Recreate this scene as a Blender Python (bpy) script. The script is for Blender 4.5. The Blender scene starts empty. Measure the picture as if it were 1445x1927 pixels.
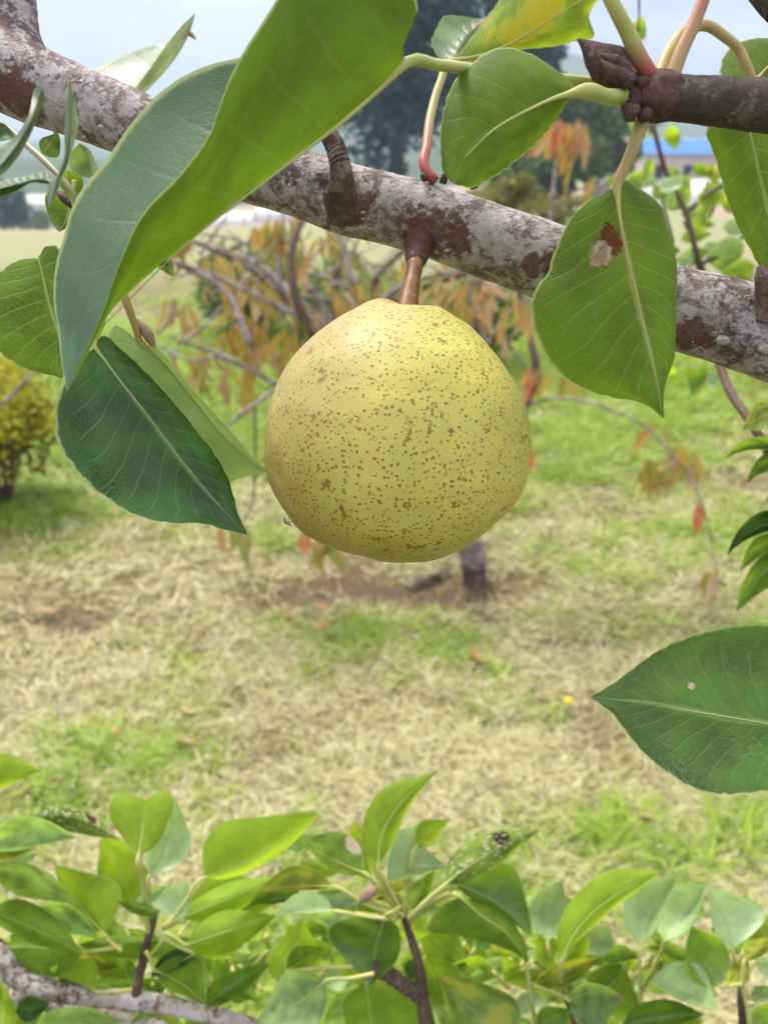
import bpy, math, random
import numpy as np
from mathutils import Vector, Matrix, noise as mnoise

random.seed(11)
rng = np.random.default_rng(7)
S = bpy.context.scene
COL = S.collection

# ------------------------------------------------------------------ camera
F = 1402.0                      # focal length in photo pixels (photo 1445 x 1927)
PW, PH = 1445.0, 1927.0
PITCH = math.radians(24.2)
CAM = Vector((0.0, 0.0, 1.5))
RIGHT = Vector((1, 0, 0))
FWD = Vector((0, math.cos(PITCH), -math.sin(PITCH)))
UP = Vector((0, math.sin(PITCH), math.cos(PITCH)))
cd = bpy.data.cameras.new('camera')
cam = bpy.data.objects.new('camera', cd)
COL.objects.link(cam)
cam.location = CAM
cam.rotation_euler = (math.pi / 2 - PITCH, 0, 0)
cd.sensor_fit = 'VERTICAL'
cd.sensor_height = 36.0
cd.lens = 36.0 * F / PH
cd.clip_start = 0.01
cd.clip_end = 6000
cd.dof.use_dof = True
cd.dof.focus_distance = 0.197
cd.dof.aperture_fstop = 15.5
cd.dof.aperture_blades = 0
S.camera = cam

# ------------------------------------------------------------------ sky, sun, exposure
SUN_EL, SUN_AZ = math.radians(58), math.radians(-35)      # azimuth from +Y towards +X
world = bpy.data.worlds.new('World')
S.world = world
world.use_nodes = True
wt = world.node_tree
wt.nodes.clear()


def wn(kind, **kw):
    n = wt.nodes.new(kind)
    for k, v in kw.items():
        setattr(n, k, v)
    return n


out = wn('ShaderNodeOutputWorld')
bg = wn('ShaderNodeBackground')
bg.inputs['Strength'].default_value = 0.1
sky = wn('ShaderNodeTexSky', sky_type='NISHITA')
sky.sun_disc = False
sky.sun_elevation = SUN_EL
sky.sun_rotation = SUN_AZ
sky.air_density = 1.0
sky.dust_density = 2.0
tc = wn('ShaderNodeTexCoord')
sep = wn('ShaderNodeSeparateXYZ')
wt.links.new(tc.outputs['Generated'], sep.inputs[0])
# overcast sky: overhead part, out of view, boosted beyond the CIE model to light the scene
mx = wn('ShaderNodeMath', operation='MAXIMUM'); mx.inputs[1].default_value = 0.0
wt.links.new(sep.outputs['Z'], mx.inputs[0])
ma = wn('ShaderNodeVectorMath', operation='MULTIPLY_ADD'); ma.inputs[1].default_value = (5.9, 4.2, 2.25); ma.inputs[2].default_value = (1, 1, 1)
wt.links.new(mx.outputs[0], ma.inputs[0])
mp = wn('ShaderNodeMapping'); mp.inputs['Scale'].default_value = (1.6, 1.6, 7.0)
wt.links.new(tc.outputs['Generated'], mp.inputs['Vector'])
nz = wn('ShaderNodeTexNoise'); nz.inputs['Scale'].default_value = 2.1; nz.inputs['Detail'].default_value = 5
wt.links.new(mp.outputs[0], nz.inputs['Vector'])
cr = wn('ShaderNodeValToRGB')
cr.color_ramp.elements[0].position = 0.40; cr.color_ramp.elements[0].color = (1.42, 1.92, 3.35, 1)
cr.color_ramp.elements[1].position = 0.66; cr.color_ramp.elements[1].color = (2.5, 2.98, 4.2, 1)
wt.links.new(nz.outputs['Fac'], cr.inputs[0])
vm = wn('ShaderNodeVectorMath', operation='MULTIPLY')
wt.links.new(cr.outputs[0], vm.inputs[0]); wt.links.new(ma.outputs[0], vm.inputs[1])
mix = wn('ShaderNodeMix', data_type='RGBA'); mix.inputs[0].default_value = 0.85
wt.links.new(sky.outputs[0], mix.inputs[6]); wt.links.new(vm.outputs[0], mix.inputs[7])
wt.links.new(mix.outputs[2], bg.inputs['Color'])
wt.links.new(bg.outputs[0], out.inputs[0])

sd = bpy.data.lights.new('sun', 'SUN')
sun = bpy.data.objects.new('sun', sd)
COL.objects.link(sun)
sd.energy = 2.6
sd.angle = math.radians(18)
sd.color = (1.0, 0.95, 0.86)
sdir = Vector((math.sin(SUN_AZ) * math.cos(SUN_EL), math.cos(SUN_AZ) * math.cos(SUN_EL), math.sin(SUN_EL)))
sun.rotation_euler = (-sdir).to_track_quat('-Z', 'Y').to_euler()
sun.location = (0, 0, 20)

S.view_settings.view_transform = 'Standard'
S.view_settings.look = 'None'
S.view_settings.exposure = 1.02
S.view_settings.gamma = 1
S.view_settings.use_curve_mapping = False
S.cycles.use_denoising = True
S.cycles.max_bounces = 8
S.cycles.transparent_max_bounces = 8
S.cycles.volume_bounces = 0
S.cycles.sample_clamp_indirect = 6


# ------------------------------------------------------------------ geometry helpers
def P(px, py, d):
    """World point seen at photo pixel (px, py), d metres along the optical axis."""
    px, py, d = float(px), float(py), float(d)
    return CAM + d * (FWD + (px - PW / 2) / F * RIGHT - (py - PH / 2) / F * UP)


def terr(x, y):
    t = min(max((y - 10) / 150.0, 0), 1); t = t * t * (3 - 2 * t)
    q = min(max((0.22 - x / max(y, 1.0)) / 0.55, 0), 1); q = q * q * (3 - 2 * q)
    near = 0.03 * mnoise.noise(Vector((x * 0.9, y * 0.9, 0))) + 0.012 * mnoise.noise(Vector((x * 4, y * 4, 3)))
    return -9.0 * t * q + near * min(1.0, 8.0 / max(abs(y), 1))


def ground_at(px, py):
    """Point on the flat ground seen at a photo pixel."""
    v = P(px, py, 1.0) - CAM
    t = -CAM.z / v.z
    p = CAM + v * t
    return Vector((p.x, p.y, terr(p.x, p.y)))


def spline(pts, n):
    """Centripetal-ish Catmull-Rom through pts, n samples spaced by chord length."""
    p = np.array([list(q) for q in pts], float)
    if len(p) == 2:
        t = np.linspace(0, 1, n)[:, None]
        return p[0] * (1 - t) + p[1] * t
    d = np.linalg.norm(np.diff(p[:, :3], axis=0), axis=1)
    d = np.maximum(d, 1e-6)
    s = np.concatenate([[0], np.cumsum(d)]); s /= s[-1]
    m = np.zeros_like(p)
    for i in range(len(p)):
        if i == 0: m[i] = (p[1] - p[0]) / (s[1] - s[0])
        elif i == len(p) - 1: m[i] = (p[-1] - p[-2]) / (s[-1] - s[-2])
        else:
            a = (p[i] - p[i - 1]) / (s[i] - s[i - 1]); b = (p[i + 1] - p[i]) / (s[i + 1] - s[i])
            h0, h1 = s[i] - s[i - 1], s[i + 1] - s[i]
            m[i] = (a * h1 + b * h0) / (h0 + h1)
    u = np.linspace(0, 1, n)
    o = np.zeros((n, p.shape[1]))
    for k, t in enumerate(u):
        i = min(max(int(np.searchsorted(s, t, 'right')) - 1, 0), len(p) - 2)
        h = s[i + 1] - s[i]; x = (t - s[i]) / h
        o[k] = ((2 * x**3 - 3 * x**2 + 1) * p[i] + (x**3 - 2 * x**2 + x) * h * m[i]
                + (-2 * x**3 + 3 * x**2) * p[i + 1] + (x**3 - x**2) * h * m[i + 1])
    return o


def mesh_obj(name, verts, faces, mat, parent=None, loc=(0, 0, 0), uvs=None, smooth=True):
    me = bpy.data.meshes.new(name)
    me.from_pydata([tuple(v) for v in verts], [], [tuple(f) for f in faces])
    if uvs is not None:
        ul = me.uv_layers.new(name='UVMap')
        idx = np.zeros(len(me.loops), dtype=np.int32)
        me.loops.foreach_get('vertex_index', idx)
        ul.data.foreach_set('uv', np.array(uvs, dtype=np.float32)[idx].ravel())
    if smooth:
        me.polygons.foreach_set('use_smooth', [True] * len(me.polygons))
    if mat is not None:
        me.materials.append(mat)
    o = bpy.data.objects.new(name, me)
    COL.objects.link(o)
    o.location = loc
    if parent is not None:
        o.parent = parent
    return o


def tag(o, label=None, cat=None, group=None, kind=None):
    if label: o['label'] = label
    if cat: o['category'] = cat
    if group: o['group'] = group
    if kind: o['kind'] = kind
    return o


def thing(name, loc, label, cat, group=None):
    o = bpy.data.objects.new(name, None)
    o.empty_display_size = 0.02
    COL.objects.link(o)
    o.location = loc
    return tag(o, label, cat, group)


def tube_geo(pts, rads, n=None, seg=10, org=Vector((0, 0, 0)), bump=0.0, seed=0, cap=True):
    n = n or max(6, len(pts) * 5)
    q = spline([list(p) + [r] for p, r in zip(pts, rads)], n) if len(pts) > 2 else np.array(
        [list(Vector(pts[0]).lerp(Vector(pts[1]), t)) + [rads[0] * (1 - t) + rads[1] * t] for t in np.linspace(0, 1, n)])
    vs, fs = [], []
    prev = None
    rmax = max(max(rads), 1e-4)
    for i in range(n):
        c = Vector(q[i, :3])
        t = Vector(q[min(i + 1, n - 1), :3]) - Vector(q[max(i - 1, 0), :3])
        if t.length < 1e-9: t = Vector((0, 0, 1))
        t.normalize()
        if prev is None:
            a = t.cross(Vector((0.3, 1, 0.2))); a.normalize()
        else:
            a = prev - t * prev.dot(t); a.normalize()
        prev = a
        b = t.cross(a)
        for k in range(seg):
            an = 2 * math.pi * k / seg
            r = q[i, 3]
            dv = a * math.cos(an) + b * math.sin(an)
            if bump:
                w = c + dv * r
                r *= 1 + bump * mnoise.noise(w * (0.9 / rmax) + Vector((seed, 0, 0))) + 0.45 * bump * mnoise.noise(w * (3.2 / rmax)) + 0.25 * bump * mnoise.noise(w * (8.0 / rmax))
            vs.append(c + dv * r - org)
    for i in range(n - 1):
        for k in range(seg):
            a = i * seg + k; b = i * seg + (k + 1) % seg
            fs.append((a, b, b + seg, a + seg))
    if cap:
        for base, cc, rev in ((0, Vector(q[0, :3]), True), ((n - 1) * seg, Vector(q[-1, :3]), False)):
            ci = len(vs); vs.append(cc - org)
            for k in range(seg):
                a = base + k; b = base + (k + 1) % seg
                fs.append((b, a, ci) if rev else (a, b, ci))
    return vs, fs


def tube(name, pts, rads, mat, parent=None, org=Vector((0, 0, 0)), loc=(0, 0, 0), **kw):
    v, f = tube_geo(pts, rads, org=org, **kw)
    o = mesh_obj(name, v, f, mat, parent, loc)
    sg = kw.get('seg', 10)
    k = len(v) - 2 if kw.get('cap', True) else len(v)
    al = np.zeros(len(v), np.float32)
    al[:k] = np.repeat(np.linspace(0, 1, k // sg), sg)
    al[k:] = (0, 1)[:len(v) - k]
    o.data.attributes.new('along', 'FLOAT', 'POINT').data.foreach_set('value', al)
    return o


def merge(parts):
    vs, fs = [], []
    for v, f in parts:
        o = len(vs); vs += list(v); fs += [tuple(i + o for i in q) for q in f]
    return vs, fs


# ------------------------------------------------------------------ materials
class NT:
    def __init__(self, name):
        self.m = bpy.data.materials.new(name)
        self.m.use_nodes = True
        self.t = self.m.node_tree
        self.t.nodes.clear()
        self.out = self.n('ShaderNodeOutputMaterial')

    def n(self, kind, **kw):
        x = self.t.nodes.new(kind)
        for k, v in kw.items():
            setattr(x, k, v)
        return x

    def set(self, sock, v):
        if hasattr(v, 'is_output') or isinstance(v, bpy.types.NodeSocket):
            self.t.links.new(v, sock)
        elif isinstance(v, (tuple, list)) and len(v) == 3 and sock.type == 'RGBA':
            sock.default_value = (*v, 1)
        else:
            sock.default_value = v

    def math(self, op, a, b=0.0, c=0.0, clamp=False):
        x = self.n('ShaderNodeMath', operation=op, use_clamp=clamp)
        self.set(x.inputs[0], a); self.set(x.inputs[1], b); self.set(x.inputs[2], c)
        return x.outputs[0]

    def step(self, v, lo, hi, a=0.0, b=1.0):
        x = self.n('ShaderNodeMapRange', interpolation_type='SMOOTHSTEP')
        self.set(x.inputs[0], v)
        x.inputs[1].default_value = lo; x.inputs[2].default_value = hi
        x.inputs[3].default_value = a; x.inputs[4].default_value = b
        return x.outputs[0]

    def mix(self, f, a, b):
        x = self.n('ShaderNodeMix', data_type='RGBA')
        self.set(x.inputs[0], f); self.set(x.inputs[6], a); self.set(x.inputs[7], b)
        return x.outputs[2]

    def noise(self, vec, scale, detail=3, rough=0.5, dist=0.0):
        x = self.n('ShaderNodeTexNoise')
        if vec is not None: self.set(x.inputs['Vector'], vec)
        x.inputs['Scale'].default_value = scale; x.inputs['Detail'].default_value = detail
        x.inputs['Roughness'].default_value = rough; x.inputs['Distortion'].default_value = dist
        return x.outputs['Fac']

    def voro(self, vec, scale, feature='F1', rnd=1.0):
        x = self.n('ShaderNodeTexVoronoi', feature=feature)
        self.set(x.inputs['Vector'], vec)
        x.inputs['Scale'].default_value = scale; x.inputs['Randomness'].default_value = rnd
        return x

    def bump(self, h, strength, dist=0.001):
        x = self.n('ShaderNodeBump')
        x.inputs['Strength'].default_value = strength; x.inputs['Distance'].default_value = dist
        self.set(x.inputs['Height'], h)
        return x.outputs[0]

    def principled(self, col, rough=0.6, spec=0.5, normal=None, **kw):
        x = self.n('ShaderNodeBsdfPrincipled')
        self.set(x.inputs['Base Color'], col); self.set(x.inputs['Roughness'], rough)
        x.inputs['Specular IOR Level'].default_value = spec
        if normal is not None: self.set(x.inputs['Normal'], normal)
        for k, v in kw.items():
            self.set(x.inputs[k], v)
        return x.outputs[0]

    def end(self, sh):
        self.t.links.new(sh, self.out.inputs['Surface'])
        return self.m


def leaf_mat(name, top=(0.035, 0.12, 0.03), under=(0.17, 0.27, 0.06), trans=(0.26, 0.44, 0.03), tf=0.4, vein=0.5,
             rough=0.32, nveins=9.0, net=1.0, edge=(0.45, 0.5, 0.18), patches=(), speckle=None, yellow=0.0, tint_noise=0.35,
             bloom=0.0, netscale=34.0, relief=1.0, sheen=0.55):
    """Two-sided leaf: upper and lower face, midrib, side veins, fine net, pale margin; light passes through it."""
    g = NT(name)
    uv = g.n('ShaderNodeUVMap').outputs[0]
    s = g.n('ShaderNodeSeparateXYZ'); g.set(s.inputs[0], uv)
    u, v0 = s.outputs[0], s.outputs[1]
    v = g.math('MULTIPLY_ADD', v0, 2.0, -1.0)
    a = g.math('ABSOLUTE', v)
    oi = g.n('ShaderNodeObjectInfo')
    rnd = oi.outputs['Random']
    cmb = g.n('ShaderNodeCombineXYZ')
    g.set(cmb.inputs[0], u); g.set(cmb.inputs[1], g.math('MULTIPLY', v, 0.36)); g.set(cmb.inputs[2], g.math('MULTIPLY', rnd, 37.0))
    q = cmb.outputs[0]
    wob = g.noise(q, 7.0, 2)
    wob2 = g.math('MULTIPLY_ADD', wob, 0.042, -0.021)
    side = g.math('MULTIPLY', g.math('GREATER_THAN', v, 0.0), 0.45)
    ph = g.math('ADD', u, wob2)
    ph = g.math('SUBTRACT', ph, g.math('MULTIPLY', a, 0.27))
    ph = g.math('ADD', ph, g.math('MULTIPLY', g.math('POWER', a, 3.0), 0.09))
    ph = g.math('ADD', g.math('MULTIPLY', ph, nveins), side)
    pp = g.math('PINGPONG', g.math('ADD', ph, 40.0), 0.5)
    lat = g.step(pp, 0.0, 0.075, 1.0, 0.0)
    lat = g.math('MULTIPLY', lat, g.step(a, 0.55, 0.93, 1.0, 0.15))
    midr = g.step(a, 0.018, 0.055, 1.0, 0.0)
    vo = g.voro(q, netscale, 'DISTANCE_TO_EDGE')
    nt = g.step(vo.outputs['Distance'], 0.0, 0.09, 1.0, 0.0)
    veins = g.math('MAXIMUM', midr, g.math('MULTIPLY', lat, 0.62))
    veins = g.math('MAXIMUM', veins, g.math('MULTIPLY', nt, 0.20 * net))
    vm_ = g.math('MULTIPLY', veins, vein)
    mott = g.noise(q, 4.5, 4)
    fine = g.noise(q, 60.0, 3)
    k = g.step(mott, 0.3, 0.7, 1.0 - tint_noise, 1.0 + tint_noise)
    k = g.math('MULTIPLY', k, g.math('MULTIPLY_ADD', fine, 0.3, 0.85))
    k = g.math('MULTIPLY', k, g.math('MULTIPLY_ADD', rnd, 0.3, 0.85))

    def scaled(c):
        x = g.n('ShaderNodeVectorMath', operation='SCALE')
        x.inputs[0].default_value = c; g.set(x.inputs['Scale'], k)
        return x.outputs[0]
    tcol = g.mix(vm_, scaled(top), (0.30, 0.40, 0.16))
    ucol = g.mix(vm_, scaled(under), (0.46, 0.52, 0.22))
    xcol = g.mix(g.math('MULTIPLY', vm_, 0.8), scaled(trans), (0.42, 0.55, 0.16))
    if yellow:
        yf = g.math('MULTIPLY', g.step(mott, 0.46, 0.62), yellow)
        tcol = g.mix(yf, tcol, (0.36, 0.33, 0.03)); ucol = g.mix(yf, ucol, (0.5, 0.42, 0.03)); xcol = g.mix(yf, xcol, (0.75, 0.55, 0.02))
    if bloom:
        bf = g.math('MULTIPLY', g.step(g.noise(q, 46.0, 6, 0.75), 0.52, 0.68), g.math('MULTIPLY', g.math('MULTIPLY', g.step(g.noise(q, 3.2, 2), 0.36, 0.55), g.step(v, -0.02, 0.25)), bloom))
        tcol = g.mix(bf, tcol, (0.36, 0.44, 0.36))
    ef = g.step(g.math('ADD', a, g.math('MULTIPLY_ADD', fine, 0.03, -0.015)), 0.955, 0.99)
    ef = g.math('MULTIPLY', ef, 0.8)
    tcol = g.mix(ef, tcol, edge); ucol = g.mix(ef, ucol, edge); xcol = g.mix(ef, xcol, edge)
    alpha = None
    for (pu, pv, ru, rv, c1, c2) in patches:
        dx = g.math('DIVIDE', g.math('SUBTRACT', u, pu), ru)
        dy = g.math('DIVIDE', g.math('SUBTRACT', v, pv), rv)
        dd = g.math('ADD', g.math('MULTIPLY', dx, dx), g.math('MULTIPLY', dy, dy))
        dd = g.math('ADD', dd, g.math('MULTIPLY_ADD', g.noise(q, 38.0, 5, 0.6), 2.2, -1.1))
        f = g.step(dd, 0.7, 0.88, 1.0, 0.0)
        c = g.mix(g.step(g.noise(q, 22.0, 4, 0.65), 0.45, 0.58), c1, c2)
        tcol = g.mix(f, tcol, c); ucol = g.mix(f, ucol, c); xcol = g.mix(f, xcol, c1)
    if speckle:
        sv = g.voro(q, speckle[0])
        f = g.step(sv.outputs['Distance'], speckle[1], speckle[1] + 0.06, 1.0, 0.0)
        f = g.math('MULTIPLY', f, g.math('MULTIPLY', g.step(g.noise(q, 3.0, 1), 0.30, 0.4), g.step(u, 0.08, 0.14)))
        tcol = g.mix(f, tcol, (0.55, 0.47, 0.33)); ucol = g.mix(f, ucol, (0.6, 0.5, 0.36)); xcol = g.mix(f, xcol, (0.5, 0.4, 0.2))
    hgt = g.math('ADD', g.math('MULTIPLY', lat, 0.8), g.math('ADD', g.math('MULTIPLY', nt, 0.3 * net), g.math('MULTIPLY', fine, 0.4)))
    puff = g.math('SUBTRACT', pp, hgt)
    nb = g.bump(puff, 0.35 * relief, 0.0006)
    nu = g.bump(g.math('SUBTRACT', 1.0, puff), 0.45 * relief, 0.0006)
    rt = g.step(mott, 0.3, 0.7, rough - 0.06, rough + 0.12)
    top_sh = g.principled(tcol, rt, sheen, nb)
    und_sh = g.principled(ucol, 0.6, 0.22, nu)
    geo = g.n('ShaderNodeNewGeometry')
    ms = g.n('ShaderNodeMixShader'); g.set(ms.inputs[0], geo.outputs['Backfacing'])
    g.t.links.new(top_sh, ms.inputs[1]); g.t.links.new(und_sh, ms.inputs[2])
    tr = g.n('ShaderNodeBsdfTranslucent'); g.set(tr.inputs['Color'], xcol)
    m2 = g.n('ShaderNodeMixShader'); m2.inputs[0].default_value = tf
    g.t.links.new(ms.outputs[0], m2.inputs[1]); g.t.links.new(tr.outputs[0], m2.inputs[2])
    return g.end(m2.outputs[0])


def bark_mat(name, pale=(0.40, 0.37, 0.37), red=(0.16, 0.075, 0.055), dark=(0.05, 0.035, 0.028), scale=1.0, palef=0.5, dots=True, stains=()):
    g = NT(name)
    co = g.n('ShaderNodeTexCoord').outputs['Object']
    n1 = g.noise(co, 130 * scale, 6, 0.66, 0.6)
    n2 = g.noise(co, 190 * scale, 5, 0.65)
    n3 = g.noise(co, 900 * scale, 4, 0.6)
    n4 = g.noise(co, 34 * scale, 3)
    base = g.mix(g.step(n2, 0.35, 0.65), dark, red)
    base = g.mix(g.step(n4, 0.35, 0.7), base, red)
    n5 = g.noise(co, 400 * scale, 4, 0.65, 0.4)
    pm = g.math('ADD', g.math('MULTIPLY', n1, 0.62), g.math('MULTIPLY', n5, 0.38))
    pf = g.step(g.math('ADD', pm, g.math('MULTIPLY_ADD', n3, 0.14, -0.07)), 0.54 - 0.14 * palef, 0.66 - 0.13 * palef)
    pcol = g.mix(n3, tuple(c * 0.62 for c in pale), tuple(min(1, c * 1.35) for c in pale))
    pcol = g.mix(g.step(n2, 0.42, 0.62), pcol, tuple(c * 0.75 for c in (pale[0], pale[1] * 0.97, pale[2] * 0.92)))
    col = g.mix(g.math('MULTIPLY', pf, 0.86), base, pcol)
    for (sx, sy, sz, sr) in stains:
        vd = g.n('ShaderNodeVectorMath', operation='DISTANCE')
        g.set(vd.inputs[0], co); vd.inputs[1].default_value = (sx, sy, sz)
        e = g.math('ADD', g.math('DIVIDE', vd.outputs['Value'], sr), g.math('MULTIPLY_ADD', n5, 1.6, -0.8))
        f = g.step(g.math('ADD', e, g.math('MULTIPLY_ADD', n2, 0.8, -0.4)), 0.75, 1.0, 0.85, 0.0)
        col = g.mix(f, col, g.mix(n2, (0.05, 0.022, 0.016), (0.16, 0.07, 0.05)))
    h = g.math('ADD', g.math('MULTIPLY', n2, 0.6), g.math('MULTIPLY', n3, 0.5))
    h = g.math('ADD', h, g.math('MULTIPLY', pf, 0.35))
    if dots:
        vo = g.voro(co, 190 * scale)
        d = g.math('ADD', vo.outputs['Distance'], g.math('MULTIPLY', n3, 0.05))
        f = g.step(d, 0.10, 0.15, 1.0, 0.0)
        ring = g.step(g.math('ABSOLUTE', g.math('SUBTRACT', d, 0.2)), 0.0, 0.06, 1.0, 0.0)
        col = g.mix(g.math('MULTIPLY', ring, 0.35), col, (0.06, 0.045, 0.04))
        col = g.mix(g.math('MULTIPLY', f, 0.8), col, (0.55, 0.5, 0.46))
        h = g.math('ADD', h, g.math('MULTIPLY', f, 1.2))
    nb = g.bump(h, 0.7, 0.0012 / scale)
    return g.end(g.principled(col, 0.72, 0.3, nb))


def flat_mat(name, col, rough=0.7, var=0.25, scale=8.0, spec=0.3, bump=0.0, coord='Object', col2=None):
    g = NT(name)
    co = g.n('ShaderNodeTexCoord').outputs[coord]
    n1 = g.noise(co, scale, 5, 0.6)
    c2 = col2 or tuple(c * (1 - var) for c in col)
    c = g.mix(g.step(n1, 0.3, 0.7), col, c2)
    nb = g.bump(n1, bump, 0.01) if bump else None
    return g.end(g.principled(c, rough, spec, nb))


def petiole_mat(name, c1, c2, scale=60):
    g = NT(name)
    co = g.n('ShaderNodeTexCoord').outputs['Object']
    n1 = g.noise(co, scale, 3)
    c = g.mix(g.step(n1, 0.38, 0.62), c1, c2)
    return g.end(g.principled(c, 0.45, 0.4, None, **{'Subsurface Weight': 0.0}))


def scatter_leaf_mat(name, cols, trans=0.4, rough=0.5):
    """Small blades or leaves; each one's tone comes from its own stored 'tone' value."""
    g = NT(name)
    at = g.n('ShaderNodeAttribute', attribute_name='tone')
    r = g.n('ShaderNodeValToRGB')
    els = r.color_ramp.elements
    while len(els) < len(cols):
        els.new(0.5)
    for i, c in enumerate(cols):
        els[i].position = i / (len(cols) - 1); els[i].color = (*c, 1)
    g.set(r.inputs[0], at.outputs['Fac'])
    d = g.principled(r.outputs[0], rough, 0.3)
    tr = g.n('ShaderNodeBsdfTranslucent'); g.set(tr.inputs['Color'], r.outputs[0])
    m2 = g.n('ShaderNodeMixShader'); m2.inputs[0].default_value = trans
    g.t.links.new(d, m2.inputs[1]); g.t.links.new(tr.outputs[0], m2.inputs[2])
    return g.end(m2.outputs[0])


BROWN = ((0.16, 0.06, 0.015), (0.42, 0.32, 0.2))
PINKB = ((0.30, 0.19, 0.13), (0.36, 0.25, 0.17))
DARKB = ((0.03, 0.015, 0.01), (0.10, 0.06, 0.03))
CREAM = ((0.55, 0.45, 0.33), (0.62, 0.55, 0.44))
YELW = ((0.5, 0.42, 0.04), (0.42, 0.4, 0.06))
LM = {
    'big': leaf_mat('leaf_big', top=(0.05, 0.135, 0.075), under=(0.085, 0.14, 0.012), trans=(0.15, 0.25, 0.009), tf=0.42, vein=0.09, rough=0.34, net=1.6, tint_noise=0.28, netscale=70.0, relief=0.4),
    'oval': leaf_mat('leaf_oval', under=(0.10, 0.165, 0.015), trans=(0.18, 0.29, 0.008), tf=0.42, vein=0.16, net=1.2, tint_noise=0.25, netscale=60.0, relief=.5),
    'hole': leaf_mat('leaf_spotted', under=(0.105, 0.18, 0.015), trans=(0.19, 0.32, 0.008), tf=0.42, vein=0.42, net=1.2, nveins=11, tint_noise=0.2, netscale=55.0,
                     patches=((0.235, -0.22, 0.075, 0.2, (0.12, 0.045, 0.01), (0.16, 0.07, 0.02)), (0.29, -0.36, 0.055, 0.17, (0.30, 0.22, 0.12), (0.5, 0.42, 0.3)))),
    'hang': leaf_mat('leaf_hanging', under=(0.11, 0.18, 0.02), trans=(0.2, 0.32, 0.012), tf=0.42, vein=0.45, tint_noise=0.2, netscale=55.0),
    'yellow': leaf_mat('leaf_yellowing', under=(0.22, 0.32, 0.03), trans=(0.45, 0.6, 0.02), tf=0.55, vein=0.35, yellow=0.8, patches=()),
    'pale': leaf_mat('leaf_pale', top=(0.16, 0.27, 0.13), under=(0.3, 0.38, 0.17), trans=(0.35, 0.5, 0.1), tf=0.4, vein=0.4, patches=((0.75, 0.1, 0.22, 0.5, *PINKB),)),
    'dark': leaf_mat('leaf_dark', top=(0.022, 0.088, 0.014), under=(0.10, 0.17, 0.05), trans=(0.10, 0.2, 0.012), tf=0.22, vein=0.34, rough=0.30, net=0.9, nveins=12, tint_noise=0.4, netscale=60.0),
    'soft': leaf_mat('leaf_soft', top=(0.2, 0.3, 0.14), under=(0.3, 0.4, 0.17), trans=(0.4, 0.55, 0.1), tf=0.35, vein=0.28, net=1.2, tint_noise=0.12, edge=(0.55, 0.6, 0.4)),
    'left': leaf_mat('leaf_backlit', under=(0.10, 0.17, 0.02), trans=(0.2, 0.32, 0.01), tf=0.5, vein=0.85, net=1.5, tint_noise=0.25),
    'glossy': leaf_mat('leaf_glossy', top=(0.045, 0.13, 0.014), under=(0.12, 0.2, 0.05), trans=(0.22, 0.38, 0.01), tf=0.38, vein=0.4, net=1.2, rough=0.36, nveins=13, bloom=0.55,
                       patches=((0.62, -0.30, 0.014, 0.05, (0.5, 0.42, 0.25), (0.6, 0.55, 0.4)),)),
    'grey': leaf_mat('leaf_greyed', top=(0.20, 0.25, 0.17), under=(0.24, 0.29, 0.16), trans=(0.3, 0.36, 0.14), tf=0.3, vein=0.1, rough=0.4, relief=0.4),
    'g1': leaf_mat('leaf_green', sheen=0.9, top=(0.14, 0.29, 0.05), tint_noise=0.16, under=(0.25, 0.37, 0.03), trans=(0.45, 0.61, 0.022), tf=0.5, vein=0.42, net=0.4, rough=0.26),
    'g2': leaf_mat('leaf_deep_green', sheen=0.9, top=(0.075, 0.20, 0.03), tint_noise=0.2, under=(0.15, 0.25, 0.02), trans=(0.28, 0.43, 0.015), tf=0.45, vein=0.42, net=0.4, rough=0.25),
    'g3': leaf_mat('leaf_light_green', sheen=0.9, top=(0.28, 0.44, 0.16), under=(0.25, 0.36, 0.06), trans=(0.4, 0.56, 0.05), tf=0.45, vein=0.35, net=0.4, rough=0.34),  # upper face paled: some sky sheen is part of its colour
    'gp': leaf_mat('leaf_sheen_top', tint_noise=0.14, sheen=1.0, top=(0.44, 0.58, 0.30), under=(0.25, 0.36, 0.08), trans=(0.35, 0.5, 0.1), tf=0.35, vein=0.3, net=0.3, rough=0.3),  # pale top colour has the sky's reflected sheen painted in
    'gy': leaf_mat('leaf_yellow_edged', top=(0.13, 0.26, 0.05), under=(0.27, 0.34, 0.04), trans=(0.45, 0.5, 0.03), tf=0.45, vein=0.4, net=0.4, yellow=0.55),
    'gs': leaf_mat('leaf_eaten', top=(0.1, 0.2, 0.08), under=(0.18, 0.27, 0.04), trans=(0.3, 0.42, 0.03), tf=0.42, vein=0.3, speckle=(15.0, 0.30), patches=((0.66, -0.45, 0.075, 0.5, *DARKB),)),
    'gb': leaf_mat('leaf_scorched', top=(0.12, 0.22, 0.1), under=(0.2, 0.3, 0.05), trans=(0.3, 0.45, 0.05), tf=0.42, vein=0.3, patches=((0.34, 0.85, 0.13, 0.3, *CREAM), (0.72, -0.8, 0.1, 0.3, *CREAM))),
    'gt': leaf_mat('leaf_brown_tip', top=(0.13, 0.26, 0.1), under=(0.25, 0.36, 0.06), trans=(0.4, 0.5, 0.06), tf=0.4, vein=0.4, patches=((0.95, 0.0, 0.1, 0.8, *PINKB),)),
}
M_PET = petiole_mat('petiole_green', (0.34, 0.40, 0.10), (0.46, 0.44, 0.14))
M_PETD = petiole_mat('petiole_olive', (0.24, 0.22, 0.10), (0.30, 0.27, 0.14))
g_ = NT('petiole_red')
al_ = g_.n('ShaderNodeAttribute', attribute_name='along').outputs['Fac']
n_ = g_.noise(g_.n('ShaderNodeTexCoord').outputs['Object'], 60, 3)
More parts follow.
